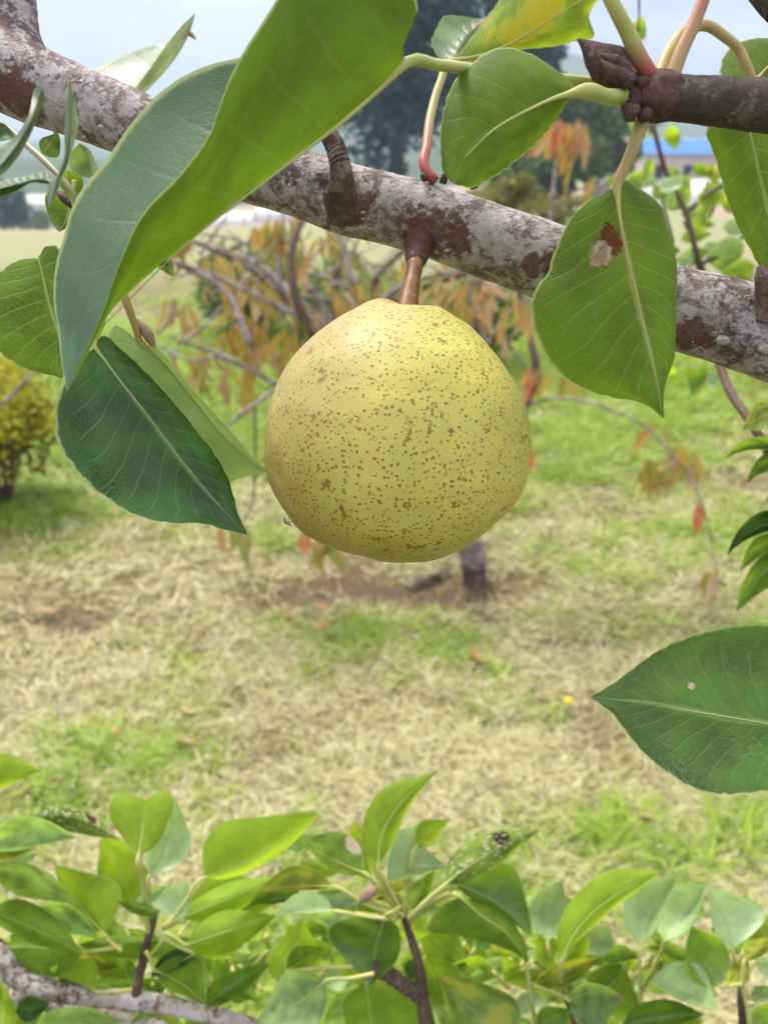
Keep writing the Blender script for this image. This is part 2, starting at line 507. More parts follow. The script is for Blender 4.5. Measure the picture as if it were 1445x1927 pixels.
f_ = g_.step(g_.math('ADD', al_, g_.math('MULTIPLY_ADD', n_, 0.3, -0.15)), 0.02, 0.42)
M_PETR = g_.end(g_.principled(g_.mix(f_, (0.36, 0.075, 0.06), (0.36, 0.36, 0.09)), 0.45, 0.4))
g_ = NT('petiole_pink')
al_ = g_.n('ShaderNodeAttribute', attribute_name='along').outputs['Fac']
n_ = g_.noise(g_.n('ShaderNodeTexCoord').outputs['Object'], 60, 3)
f_ = g_.step(g_.math('ADD', al_, g_.math('MULTIPLY_ADD', n_, 0.5, -0.25)), 0.1, 0.9)
M_PETP = g_.end(g_.principled(g_.mix(f_, (0.40, 0.27, 0.12), (0.42, 0.13, 0.10)), 0.45, 0.4))
M_PETO = petiole_mat('petiole_orange', (0.45, 0.30, 0.12), (0.46, 0.40, 0.14))
M_BARK = bark_mat('bark_mottled', pale=(0.47, 0.44, 0.43), red=(0.165, 0.112, 0.095), dark=(0.05, 0.034, 0.028), palef=0.82,
                  stains=[(*(P(px_, py_, d_) - P(720, 385, 0.228)), r_ / F * .22) for px_, py_, d_, r_ in
                          ((800, 445, .219, 62), (860, 455, .219, 36), (655, 385, .219, 50), (1050, 505, .218, 40), (615, 400, .219, 30), (1000, 500, .22, 26), (20, 175, .216, 60), (1300, 640, .218, 50))])
M_BARKLOW = bark_mat('bark_mottled_low', pale=(0.58, 0.54, 0.52), red=(0.2, 0.11, 0.08), scale=0.8, palef=0.95, dots=False)
M_STUB = bark_mat('stub_bark', pale=(0.22, 0.18, 0.15), red=(0.085, 0.055, 0.042), dark=(0.03, 0.022, 0.018), palef=0.4, dots=False)
M_TWIG = bark_mat('twig_bark', pale=(0.17, 0.145, 0.115), red=(0.062, 0.047, 0.036), dark=(0.022, 0.017, 0.014), scale=1.5, palef=0.35, dots=False)
M_TWIGB = bark_mat('shoot_bark', pale=(0.26, 0.19, 0.16), red=(0.12, 0.075, 0.055), dark=(0.05, 0.035, 0.03), scale=1.2, palef=0.3, dots=False)
M_BUD = bark_mat('bud_scales', pale=(0.2, 0.13, 0.11), red=(0.085, 0.042, 0.034), dark=(0.03, 0.018, 0.015), scale=2.2, palef=0.25, dots=False)


# ------------------------------------------------------------------ leaf builder
def leaf_from_grid(mid, ea, eb, n, m, show_a, mat, parent, bulge=0.10, name='leaf', label=None, jag=0.0, petiole=None, pmat=None, pr=None):
    """mid / ea / eb: stations of the midrib and the two margins as (px, py, depth); show_a: is half A seen from its upper side."""
    mq, aq, bq = spline(mid, n), spline(ea, n), spline(eb, n)
    area = 0.0
    for i in range(n - 1):
        e1 = mq[i + 1, :2] - mq[i, :2]; e2 = aq[i, :2] - mq[i, :2]
        area += e1[0] * e2[1] - e1[1] * e2[0]
    # columns run A margin -> midrib -> B margin
    W = [[None] * (2 * m + 1) for _ in range(n)]
    for i in range(n):
        M3, A3, B3 = P(*mq[i]), P(*aq[i]), P(*bq[i])
        for j in range(2 * m + 1):
            v = (j - m) / m
            W[i][j] = M3.lerp(A3, -v) if v <= 0 else M3.lerp(B3, v)
    org = W[0][m].copy()
    vs, uvs = [], []
    flip = (area > 0) == show_a
    for i in range(n):
        T = W[min(i + 1, n - 1)][m] - W[max(i - 1, 0)][m]
        for j in range(2 * m + 1):
            v = (j - m) / m
            p = W[i][j]
            eg = W[i][0] if v < 0 else W[i][2 * m]
            side = eg - W[i][m]
            wd = side.length
            if wd > 1e-6 and T.length > 1e-9:
                nn = T.cross(side if v > 0 else -side)
                if nn.length > 1e-12:
                    nn.normalize()
                    s = abs(v)
                    p = p + nn * (bulge * wd * 4 * s * (1 - s)) * (1 if not flip else -1)
                if jag and abs(v) > 0.99 and 0 < i < n - 1:
                    p = p + side.normalized() * jag * (0.6 * math.sin(i * 2.1) + random.uniform(-1, 1))
            vs.append(p - org)
            uvs.append((i / (n - 1), v * 0.5 + 0.5))
    w = 2 * m + 1
    fs = []
    for i in range(n - 1):
        for j in range(2 * m):
            a, b, c, d = i * w + j, i * w + j + 1, (i + 1) * w + j + 1, (i + 1) * w + j
            fs.append((a, b, c, d) if not flip else (a, d, c, b))
    po = parent.location if parent is not None else Vector((0, 0, 0))
    o = mesh_obj(name, vs, fs, mat, parent, org - po, uvs)
    if label: o['label'] = label
    # raised midrib as a sub-part, on the lower face
    if petiole:
        pts = [P(*q) for q in petiole]
        dist = petiole[0][2]
        r = (pr or 7) / F * dist
        pts2 = pts + ([] if (pts[-1] - org).length < 1e-4 else [org])
        rr = [r * (1.1 - 0.35 * k / (len(pts2) - 1)) for k in range(len(pts2))]
        for tt, fr in ((0.06, .5), (0.16, .30), (0.34, .19), (0.6, .12), (0.85, .06)):
            pts2.append(W[max(int(tt * (n - 1)), 1)][m] if tt < .1 else W[max(int(tt * (n - 1)), 2)][m]); rr.append(r * fr)
        tube('petiole', pts2, rr, pmat or M_PET, o, org=org, seg=8, n=max(8, 5 * len(pts2)))
    return o


def hero(parent, mat, mid, ea, eb, d, show_a, **kw):
    """Outline given station by station; d = (depth of midrib base, tip, extra depth of margin A, of margin B)."""
    d0, d1, da, db = d

    def dep(pts, extra):
        n = len(pts)
        res = []
        for i, q in enumerate(pts):
            t = i / (n - 1)
            z = d0 + (d1 - d0) * t + extra * math.sin(math.pi * t) ** 0.8
            res.append((q[0], q[1], q[2] if len(q) > 2 else z))
        return res
    kw.setdefault('jag', 0.00024)
    return leaf_from_grid(dep(mid, 0), dep(ea, da), dep(eb, db), kw.pop('n', 44), kw.pop('m', 8), show_a, LM[mat], parent, **kw)


WS = 1.38


def prof(t):
    return (math.sin(math.pi * min(1, t ** 0.78)) ** 0.85) * (1 - 0.25 * t)


def ql(parent, mat, bx, by, tx, ty, wa, wb, d, bend=0.0, show='top', dd=0.0, pet=None, pmat=None, pr=3.9, n=14, m=3, label=None, wave=0.10):
    """Short form: base and tip pixels, apparent half widths left and right of the base->tip direction, depth."""
    dx, dy = tx - bx, ty - by
    L = math.hypot(dx, dy)
    lx, ly = dy / L, -dx / L
    mid, ea, eb = [], [], []
    wa, wb = wa * WS, wb * WS
    true = max(0.34 * L, abs(wa), abs(wb))
    ph = random.uniform(0, 6)
    for i in range(9):
        t = i / 8
        o = bend * 4 * t * (1 - t)
        x, y = bx + dx * t + lx * o, by + dy * t + ly * o
        z = d + dd * t + 0.02 * d * math.sin(math.pi * t)
        mid.append((x, y, z))
        p = prof(t)
        for w, arr, sg, pz in ((wa, ea, 1, ph), (wb, eb, -1, ph + 2)):
            wob = 1 + wave * math.sin(pz + 7 * t)
            dz = math.sqrt(max(0.0, true * true - w * w)) / F * d * p
            zz = z + (-dz if show == 'top' else dz) * (1 + 2.0 * wave * math.sin(pz + 5 * t))
            arr.append((x + lx * sg * w * p * wob, y + ly * sg * w * p * wob, zz))
    ea[0] = eb[0] = mid[0]; ea[-1] = eb[-1] = mid[-1]
    petl = None
    if pet is not None:
        petl = [(pet[0], pet[1], pet[2] if len(pet) > 2 else d), ((pet[0] + bx) / 2 + lx * 2, (pet[1] + by) / 2 + ly * 2, d)]
    return leaf_from_grid(mid, ea, eb, n, m, (show == 'top') if wa >= 0 else (show != 'top'), LM[mat], parent, petiole=petl, pmat=pmat, pr=pr, label=label, bulge=0.08)


# ------------------------------------------------------------------ ground and far land
def smooth01(t):
    t = np.clip(t, 0, 1)
    return t * t * (3 - 2 * t)


PATCH = []                                     # grassy places: (x, y, rx, ry, strength)
for (px, py, rx, ry, s) in ((1330, 1590, 0.26, 0.13, 1.0), (1180, 1600, 0.2, 0.12, 0.9), (1010, 1760, 0.3, 0.2, 0.7), (430, 1030, 0.35, 0.2, 0.8), (120, 960, 0.7, 0.5, 0.3),
                            (470, 700, 1.2, 1.6, 1.5), (400, 760, 1.0, 1.2, 1.3), (1080, 820, 0.5, 0.6, 1.2), (1360, 770, 0.8, 0.9, 1.4), (620, 560, 2.5, 3, 1.2), (520, 860, 0.5, 0.5, 0.9),
                            (1200, 1450, 0.12, 0.08, 0.9), (700, 1190, 0.10, 0.07, 0.7), (330, 700, 1.2, 1.5, 1.0), (1120, 1060, 0.2, 0.2, 0.3), (250, 1900, 0.3, 0.2, 0.2),
                            (980, 640, 1.2, 1.5, 1.3), (560, 640, 1.0, 1.4, 1.3), (60, 830, 1.2, 1.0, 1.1), (650, 1900, 0.3, 0.2, 0.6), (880, 1600, 0.2, 0.1, 0.4), (100, 1330, .15, .1, .05)):
    g_ = ground_at(px, py)
    PATCH.append((g_.x, g_.y, rx, ry, s))
SOIL = []
for (px, py, rx, ry, s) in ((880, 1110, 0.35, 0.16, 1.2), (700, 1120, 0.4, 0.1, 0.7), (1080, 1220, 0.15, 0.08, 0.9), (60, 1520, 0.2, 0.08, 0.9), (600, 1110, 0.4, 0.08, 0.6), (1300, 900, 0.5, 0.2, 0.7),
                            (1000, 970, 0.4, 0.15, 0.6), (130, 1180, 0.15, 0.06, 0.8), (780, 1330, 0.3, 0.06, .4), (1400, 1640, .2, .06, .6)):
    g_ = ground_at(px, py)
    SOIL.append((g_.x, g_.y, rx, ry, s))


def vnoise(x, y, sc, seed):
    """Cheap smooth value noise on arrays."""
    r = np.random.default_rng(seed).random((64, 64))
    fx, fy = x * sc, y * sc
    ix, iy = np.floor(fx).astype(int), np.floor(fy).astype(int)
    tx, ty = fx - ix, fy - iy
    tx, ty = tx * tx * (3 - 2 * tx), ty * ty * (3 - 2 * ty)
    g = lambda a, b: r[a % 64, b % 64]
    return (g(ix, iy) * (1 - tx) + g(ix + 1, iy) * tx) * (1 - ty) + (g(ix, iy + 1) * (1 - tx) + g(ix + 1, iy + 1) * tx) * ty


def greenness(x, y):
    v = 0.4 * vnoise(x, y, 1.3, 1) + 0.3 * vnoise(x, y, 4.5, 2) + 0.3 * vnoise(x, y, 11.0, 3) - 0.5
    v = v * 2.6 + 0.05 + 0.2 * smooth01((y - 3.4) / 2.5) - 0.7 * smooth01((y - 6.5) / 3.5)
    for (cx, cy, rx, ry, s) in PATCH:
        v = v + 0.85 * s * np.exp(-(((x - cx) / rx) ** 2 + ((y - cy) / ry) ** 2)) * np.clip(0.1 + 2.2 * vnoise(x, y, 9.0, 21) * vnoise(x, y, 3.5, 22) * 1.6, 0, 1.3)
    for (cx, cy, rx, ry, s) in SOIL:
        v = v - 0.7 * s * np.exp(-(((x - cx) / rx) ** 2 + ((y - cy) / ry) ** 2))
    return np.clip(v, 0, 1)


def soilness(x, y):
    v = 2.4 * (vnoise(x, y, 2.1, 5) * 0.3 + vnoise(x, y, 7.0, 6) * 0.35 + vnoise(x, y, 17.0, 8) * 0.35) - 1.12
    for (cx, cy, rx, ry, s) in SOIL:
        v = v + 0.9 * s * np.exp(-(((x - cx) / rx) ** 2 + ((y - cy) / ry) ** 2))
    return np.clip(v, 0, 1)


def ground_material():
    g = NT('ground_cover')
    co = g.n('ShaderNodeTexCoord').outputs['Object']
    gr = g.n('ShaderNodeAttribute', attribute_name='green').outputs['Fac']
    so = g.n('ShaderNodeAttribute', attribute_name='soil').outputs['Fac']
    n1 = g.noise(co, 34, 6, 0.65)
    n2 = g.noise(co, 140, 5, 0.65)
    n3 = g.noise(co, 5, 4, 0.6)
    straw = g.mix(g.step(n1, 0.36, 0.64), (0.13, 0.10, 0.045), (0.33, 0.29, 0.12))
    straw = g.mix(g.step(n2, 0.4, 0.66), straw, (0.07, 0.055, 0.03))
    grass = g.mix(g.step(n1, 0.35, 0.65), (0.14, 0.21, 0.03), (0.32, 0.42, 0.06))
    earth = g.mix(g.step(n2, 0.35, 0.65), (0.07, 0.045, 0.03), (0.19, 0.13, 0.09))
    c = g.mix(so, straw, earth)
    c = g.mix(gr, c, grass)
    # far fields: large plots of different crops
    sp = g.n('ShaderNodeSeparateXYZ'); g.set(sp.inputs[0], co)
    far = g.step(sp.outputs[1], 8, 17)
    vo = g.voro(co, 0.016)
    r = g.n('ShaderNodeValToRGB')
    r.color_ramp.interpolation = 'CONSTANT'
    for i, cc in enumerate(((0.30, 0.29, 0.17), (0.36, 0.27, 0.20), (0.25, 0.28, 0.13), (0.42, 0.36, 0.26))):
        e = r.color_ramp.elements[i] if i < 2 else r.color_ramp.elements.new(0.5)
        e.position = i * 0.25; e.color = (*cc, 1)
    s2 = g.n('ShaderNodeSeparateColor'); g.set(s2.inputs[0], vo.outputs['Color'])
    g.set(r.inputs[0], s2.outputs[0])
    fc = g.mix(g.step(n3, 0.35, 0.65, 0.0, 0.5), r.outputs[0], (0.36, 0.30, 0.21))
    c = g.mix(far, c, fc)
    h = g.math('ADD', n1, g.math('MULTIPLY', n2, 0.5))
    return g.end(g.principled(c, 0.9, 0.15, g.bump(h, 0.8, 0.02)))


def build_ground():
    nx, ny = 250, 300
    u = np.linspace(-1, 1, nx)
    xs = np.sinh(u * 6.6) / math.sinh(6.6) * 1700
    w = np.linspace(0, 1, ny)
    ys = -4 + np.sinh(w * 7.0) / math.sinh(7.0) * 1900 + 3.0 * w
    X, Y = np.meshgrid(xs, ys)
    Z = np.array([[terr(float(x), float(y)) for x in xs] for y in ys])
    lump = (vnoise(X, Y, 9.0, 11) - 0.5) * 0.05 + (vnoise(X, Y, 3.0, 12) - 0.5) * 0.04
    Z = Z + lump * np.clip(9.0 / np.maximum(np.abs(Y), 1), 0, 1)
    vs = np.stack([X, Y, Z], -1).reshape(-1, 3)
    fs = [(r * nx + c, r * nx + c + 1, (r + 1) * nx + c + 1, (r + 1) * nx + c) for r in range(ny - 1) for c in range(nx - 1)]
    o = mesh_obj('ground', vs, fs, ground_material())
    for nm, fn in (('green', greenness), ('soil', soilness)):
        a = o.data.attributes.new(nm, 'FLOAT', 'POINT')
        a.data.foreach_set('value', fn(vs[:, 0], vs[:, 1]).astype(np.float32))
    tag(o, 'mown orchard ground of straw, earth and grass', None, None, 'structure')


build_ground()


def zground(x, y):
    return np.array([terr(float(a), float(b)) for a, b in zip(x, y)])


def blades(name, x, y, length, width, lean, az, tone, mat, z0=None, curl=0.5, lift=None, label=None):
    """One joined mesh of bent blades (3 cross sections, 4 triangles each)."""
    n = len(x)
    z = zground(x, y) if z0 is None else z0
    cx, sx = np.cos(az), np.sin(az)
    px, py = -sx, cx
    vs = np.zeros((n, 5, 3), np.float32)
    hl = length
    for k, (t, wf) in enumerate(((0, 1.0), (0.55, 0.8))):
        out = hl * t * np.cos(lean * (1 - curl * t)); up = hl * t * np.sin(lean * (1 - curl * t))
        for s, sg in ((0, -1), (1, 1)):
            i = k * 2 + s
            vs[:, i, 0] = x + cx * out + px * sg * width * wf * 0.5
            vs[:, i, 1] = y + sx * out + py * sg * width * wf * 0.5
            vs[:, i, 2] = z + up + (0 if lift is None else lift)
    out = hl * np.cos(lean * (1 - curl)) ; up = hl * np.sin(lean * (1 - curl) * 0.9)
    vs[:, 4, 0] = x + cx * out; vs[:, 4, 1] = y + sx * out; vs[:, 4, 2] = z + up + (0 if lift is None else lift)
    tri = np.array([[0, 1, 3], [0, 3, 2], [2, 3, 4]])
    faces = (np.arange(n)[:, None, None] * 5 + tri[None]).reshape(-1, 3)
    me = bpy.data.meshes.new(name)
    me.vertices.add(n * 5); me.vertices.foreach_set('co', vs.ravel())
    nf = len(faces)
    me.loops.add(nf * 3); me.loops.foreach_set('vertex_index', faces.ravel().astype(np.int32))
    me.polygons.add(nf)
    me.polygons.foreach_set('loop_start', np.arange(0, nf * 3, 3, dtype=np.int32))
    me.update(calc_edges=True)
    a = me.attributes.new('tone', 'FLOAT', 'POINT')
    a.data.foreach_set('value', np.repeat(tone, 5).astype(np.float32))
    me.materials.append(mat)
    o = bpy.data.objects.new(name, me)
    COL.objects.link(o)
    tag(o, label, None, None, 'stuff')
    return o


M_STRAW = scatter_leaf_mat('straw_blades', ((0.05, 0.034, 0.02), (0.22, 0.17, 0.08), (0.42, 0.39, 0.15), (0.52, 0.50, 0.22), (0.66, 0.63, 0.36), (0.82, 0.79, 0.57)), 0.15, 0.6)
M_GRASS = scatter_leaf_mat('grass_blades', ((0.13, 0.22, 0.025), (0.25, 0.38, 0.035), (0.40, 0.53, 0.06), (0.50, 0.58, 0.16)), 0.45, 0.45)

N = 230000
yy = 0.75 * np.exp(rng.random(N) * math.log(9.5 / 0.75))
xx = (rng.random(N) * 2 - 1) * (0.62 * yy + 0.35)
gg = greenness(xx, yy); ss = soilness(xx, yy)
keep = rng.random(N) > np.clip(gg * 0.5 + ss * 1.3, 0, 0.97)
xx, yy, gg = xx[keep], yy[keep], gg[keep]
n_ = len(xx)
grow = np.clip(yy / 2.2, 0.8, 2.6)
blades('straw', xx, yy, rng.uniform(0.03, 0.12, n_) * grow ** 0.5, rng.uniform(0.001, 0.0029, n_) * grow,
       rng.normal(0.16, 0.24, n_), rng.random(n_) * 6.28, np.clip(rng.beta(1.5, 1.2, n_), 0, 1), M_STRAW,
       lift=rng.uniform(0.0, 0.03, n_), label='mown straw and dry clippings lying over the orchard floor')
N = 300000
yy = 0.75 * np.exp(rng.random(N) * math.log(13 / 0.75))
xx = (rng.random(N) * 2 - 1) * (0.62 * yy + 0.35)
gg = greenness(xx, yy)
keep = rng.random(N) < np.clip(gg ** 1.3 * 1.0 + 0.07, 0, 1)
xx, yy, gg = xx[keep], yy[keep], gg[keep]
n_ = len(xx)
grow = np.clip(yy / 2.2, 0.8, 3.2)
blades('grass', xx, yy, rng.uniform(0.03, 0.10, n_) * (0.45 + 0.85 * gg) * grow ** 0.4 * (1 + 0.9 * smooth01((yy - 4.2) / 3)), rng.uniform(0.002, 0.005, n_) * grow,
       rng.uniform(0.5, 1.35, n_), rng.random(n_) * 6.28, np.clip(rng.beta(2, 2, n_) + 0.1 * gg, 0, 1), M_GRASS,
       label='bright green grass growing in patches between the straw')

# weedy tufts standing up out of the mown floor
NT_ = 1500
ty_ = 0.8 * np.exp(rng.random(NT_ * 4) * math.log(7.0 / 0.8))
tx_ = (rng.random(NT_ * 4) * 2 - 1) * (0.62 * ty_ + 0.3)
k_ = rng.random(NT_ * 4) < greenness(tx_, ty_) ** 1.2 * 0.9
tx_, ty_ = tx_[k_][:NT_], ty_[k_][:NT_]
nb_ = 22
xx = np.repeat(tx_, nb_); yy = np.repeat(ty_, nb_)
sz = np.repeat(rng.uniform(0.5, 1.5, len(tx_)), nb_); tn = np.repeat(rng.random(len(tx_)), nb_)
n_ = len(xx)
blades('grass', xx + rng.normal(0, .012, n_) * sz, yy + rng.normal(0, .012, n_) * sz, rng.uniform(.04, .11, n_) * sz, rng.uniform(.003, .008, n_) * sz, rng.uniform(.35, 1.3, n_), rng.random(n_) * 6.28,
       np.clip(tn * .7 + rng.random(n_) * .35, 0, 1), M_GRASS, label='taller weedy tufts of grass standing out of the mown floor')

# ---- hills on the skyline
M_HILL = flat_mat('hill_cover', (0.09, 0.14, 0.06), 0.95, 0.5, 0.02, 0.1)


def build_hill(name, dist, prof_px, depth, label, base_z=-12.0):
    n = 140
    xs_px = np.linspace(-1500, 3000, n)
    px = np.array([q[0] for q in prof_px]); py = np.array([q[1] for q in prof_px])
    rows = 12
    vs, fs = [], []
    for r in range(rows):
        t = r / (rows - 1)
        for i in range(n):
            top = P(xs_px[i], float(np.interp(xs_px[i], px, py)), 1.0) - CAM
            s = dist / math.hypot(top.x, top.y)
            ridge = CAM + top * s
            ridge.z += 0.03 * dist * 0.35 * mnoise.noise(Vector((xs_px[i] * 0.02, dist, 0))) * 0.5
            q = math.sin(math.pi * t) ** 0.9
            dirv = Vector((top.x, top.y, 0)).normalized()
            p = CAM + dirv * (dist + (t - 0.5) * depth)
            zb = base_z + (ridge.z - base_z) * q
            zb += 0.012 * dist * mnoise.noise(Vector((p.x * 0.012, p.y * 0.012, 5))) * q
            vs.append((p.x, p.y, zb))
    for r in range(rows - 1):
        for i in range(n - 1):
            a = r * n + i
            fs.append((a, a + 1, a + n + 1, a + n))
    tag(mesh_obj(name, vs, fs, M_HILL), label, None, None, 'structure')


build_hill('hill', 900, ((-1500, 250), (0, 268), (300, 262), (600, 220), (800, 190), (960, 150), (1050, 102), (1110, 118), (1180, 190), (1300, 230), (1445, 238), (3000, 240)), 700,
           'blue wooded hill rising on the far skyline')
build_hill('hill', 420, ((-1500, 290), (0, 300), (300, 300), (700, 300), (1000, 240), (1150, 235), (1300, 275), (1445, 285), (3000, 290)), 320,
           'lower hazy hillside in front of the skyline')


# ---- far trees
def crown_geo(c, size, n, leaf, clumps, seed):
    """Leaf-size faces spread through overlapping clumps."""
    r = np.random.default_rng(seed)
    cl = r.normal(size=(clumps, 3)); cl /= np.linalg.norm(cl, axis=1)[:, None]
    cl *= (r.random((clumps, 1)) ** 0.45) * 0.78
    which = r.integers(0, clumps, n)
    off = r.normal(size=(n, 3)); off /= np.linalg.norm(off, axis=1)[:, None]
    off *= (r.random((n, 1)) ** 0.4) * r.uniform(0.2, 0.36, clumps)[which][:, None]
    q = (cl[which] + off) * np.array(size) + np.array(c)
    d1 = r.normal(size=(n, 3)); d1 /= np.linalg.norm(d1, axis=1)[:, None]
    d2 = r.normal(size=(n, 3)); d2 -= d1 * (d1 * d2).sum(1)[:, None]; d2 /= np.linalg.norm(d2, axis=1)[:, None]
    l = leaf * r.uniform(0.6, 1.3, n)[:, None]
    v = np.stack([q - d1 * l, q + d2 * l * 0.45, q + d1 * l, q - d2 * l * 0.45], 1).reshape(-1, 3)
    f = np.arange(n * 4).reshape(-1, 4)
    return v, f, np.repeat(np.clip(r.beta(2, 2, clumps)[which] * 0.6 + 0.4 * r.random(n), 0, 1), 4)


def add_tone(o, tone):
    a = o.data.attributes.new('tone', 'FLOAT', 'POINT')
    a.data.foreach_set('value', np.asarray(tone, np.float32))


M_TRUNK = flat_mat('far_trunk', (0.13, 0.10, 0.08), 0.9, 0.4, 3.0)
M_FAR = {
    'blue': scatter_leaf_mat('gum_foliage', ((0.012, 0.036, 0.058), (0.026, 0.064, 0.08), (0.06, 0.115, 0.095)), 0.2, 0.6),
    'green': scatter_leaf_mat('broadleaf_foliage', ((0.03, 0.07, 0.02), (0.07, 0.13, 0.03), (0.15, 0.24, 0.06)), 0.3, 0.5),
    'light': scatter_leaf_mat('light_foliage', ((0.07, 0.13, 0.03), (0.14, 0.22, 0.05), (0.24, 0.32, 0.09)), 0.35, 0.5),
    'olive': scatter_leaf_mat('olive_foliage', ((0.10, 0.11, 0.03), (0.22, 0.22, 0.05), (0.34, 0.30, 0.07)), 0.35, 0.5),
    'yellow': scatter_leaf_mat('yellow_foliage', ((0.14, 0.14, 0.03), (0.34, 0.36, 0.04), (0.60, 0.55, 0.04), (0.70, 0.66, 0.08)), 0.4, 0.5),
}


def far_tree(name, px, dist, h, w, mat, n, label, cat='tree', clumps=40, leaf=None, seed=1, crown0=0.25, group=None):
    v = P(px, 340, 1.0) - CAM
    k = dist / math.hypot(v.x, v.y)
    x, y = v.x * k, v.y * k
    z = terr(x, y)
    t = thing(name, Vector((x, y, z - 0.05)), label, cat, group)
    parts = [tube_geo([(0, 0, 0), (0.01 * h, 0, h * 0.35), (-0.01 * h, 0.02 * h, h * 0.8)], [0.028 * h, 0.02 * h, 0.006 * h], n=8, seg=8)]
    r = random.Random(seed)
    for i in range(6):
        a = r.uniform(0, 6.28); z0 = h * r.uniform(0.25, 0.6)
        parts.append(tube_geo([(0, 0, z0), (w * 0.2 * math.cos(a), w * 0.2 * math.sin(a), z0 + h * 0.1), (w * 0.38 * math.cos(a), w * 0.38 * math.sin(a), z0 + h * 0.25)],
                              [0.012 * h, 0.008 * h, 0.003 * h], n=6, seg=6))
    vs, fs = merge(parts)
    mesh_obj('trunk', vs, fs, M_TRUNK, t)
    c0 = h * crown0
    v, f, tone = crown_geo((0, 0, (h + c0) / 2), (w / 2, w / 2, (h - c0) / 2), n, leaf or w * 0.035, clumps, seed)
    o = mesh_obj('crown', v, f, M_FAR[mat], t, smooth=False)
    add_tone(o, tone)
    return t


far_tree('gum_tree', 745, 58, 20, 13, 'blue', 15000, 'tall dark blue-green tree behind the branch above the pear', clumps=90, seed=3, crown0=0.04, leaf=0.34)
far_tree('gum_tree', 930, 66, 18.5, 10, 'blue', 9000, 'dark tree with sky showing through its top, behind the yellowing leaf', clumps=60, seed=4, crown0=0.08, leaf=0.34)
far_tree('broadleaf_tree', 1105, 62, 8.2, 9.5, 'green', 7000, 'rounded green tree below the dark twig, behind the orange leaf tuft', clumps=40, seed=5, crown0=0.05)
far_tree('broadleaf_tree', 1030, 50, 4.6, 7, 'green', 4500, 'low dark green tree beside the rounded tree', clumps=30, seed=6, crown0=0.03)
far_tree('shrub', 1010, 15, 1.75, 2.6, 'olive', 4000, 'olive green shrub just above the branch near the orange leaf tuft', 'shrub', clumps=30, seed=7, crown0=0.03)
far_tree('shrub', 950, 19, 1.7, 2.8, 'olive', 3000, 'brownish shrub showing above the branch left of the olive shrub', 'shrub', clumps=30, seed=8, crown0=0.03)
far_tree('shrub', 632, 6.6, 1.0, 1.1, 'light', 2200, 'bright green shrub right under the branch left of the pear stalk', 'shrub', clumps=26, seed=41, crown0=0.03)
far_tree('shrub', 470, 7.6, 1.05, 1.5, 'light', 2600, 'green shrub among the grey peach twigs beside the big folded leaf', 'shrub', clumps=30, seed=42, crown0=0.03)
far_tree('shrub', 905, 6.4, 0.95, 1.0, 'light', 2000, 'green shrub under the branch right of the pear stalk', 'shrub', clumps=26, seed=43, crown0=0.03)
far_tree('broadleaf_tree', 8, 105, 7.0, 7, 'blue', 3500, 'small dark tree standing in the valley at the left edge', clumps=26, seed=9, crown0=0.08)
far_tree('broadleaf_tree', -70, 120, 9, 10, 'green', 3500, 'valley tree just outside the left edge', clumps=26, seed=10, crown0=0.08)
far_tree('broadleaf_tree', 55, 170, 5, 9, 'green', 2500, 'wide low tree on the far valley floor at left', clumps=26, seed=12, crown0=0.03)
far_tree('broadleaf_tree', 1480, 70, 9, 11, 'green', 4000, 'green tree behind the hanging leaf at the right edge', clumps=30, seed=13, crown0=0.05)
far_tree('broadleaf_tree', 330, 140, 8, 14, 'green', 3000, 'hazy green tree hidden mostly by the big folded leaf', clumps=30, seed=14, crown0=0.05)

# ---- polytunnels and shed in the distance
M_POLY = flat_mat('tunnel_film', (0.72, 0.72, 0.72), 0.4, 0.1, 0.5, 0.4)
M_RIB = flat_mat('tunnel_rib', (0.4, 0.4, 0.42), 0.5, 0.1, 2.0)
M_WALLW = flat_mat('shed_wall', (0.62, 0.60, 0.57), 0.8, 0.12, 1.0)
M_ROOFB = flat_mat('blue_roof', (0.06, 0.22, 0.62), 0.45, 0.15, 1.0)
M_ROOFP = flat_mat('pink_roof', (0.42, 0.30, 0.27), 0.7, 0.15, 1.0)
M_PANE = flat_mat('window_pane', (0.05, 0.06, 0.08), 0.15, 0.2, 1.0, 0.6)


def far_xy(px, dist):
    v = P(px, 340, 1.0) - CAM
    k = dist / math.hypot(v.x, v.y)
    return v.x * k, v.y * k


def box(x0, x1, y0, y1, z0, z1):
    v = [(x, y, z) for z in (z0, z1) for y in (y0, y1) for x in (x0, x1)]
    f = [(0, 2, 3, 1), (4, 5, 7, 6), (0, 1, 5, 4), (2, 6, 7, 3), (0, 4, 6, 2), (1, 3, 7, 5)]
    return v, f


def polytunnel(px, dist, length, radius, label, rot=0.2, lift=0.0):
    x, y = far_xy(px, dist)
    t = thing('polytunnel', Vector((x, y, terr(x, y) + lift)), label, 'greenhouse', 'white tunnels in the far fields')
    t.rotation_euler.z = rot
    vs, fs = [], []
    n, m = 18, 14
    for i in range(n):
        for k in range(m):
            a = math.pi * k / (m - 1)
            vs.append(((i / (n - 1) - 0.5) * length, radius * math.cos(a), radius * 0.85 * math.sin(a)))
    for i in range(n - 1):
        for k in range(m - 1):
            q = i * m + k
            fs.append((q, q + 1, q + m + 1, q + m))
    for e in (0, n - 1):
        fs.append(tuple(e * m + k for k in range(m)))
    mesh_obj('film', vs, fs, M_POLY, t)
    for i in range(7):
        xx_ = (i / 6 - 0.5) * length
        pts = [(xx_, (radius + 0.04) * math.cos(a), (radius + 0.04) * 0.86 * math.sin(a)) for a in np.linspace(0, math.pi, 9)]
        tube('rib', pts, [0.05] * 9, M_RIB, t, n=14, seg=5)


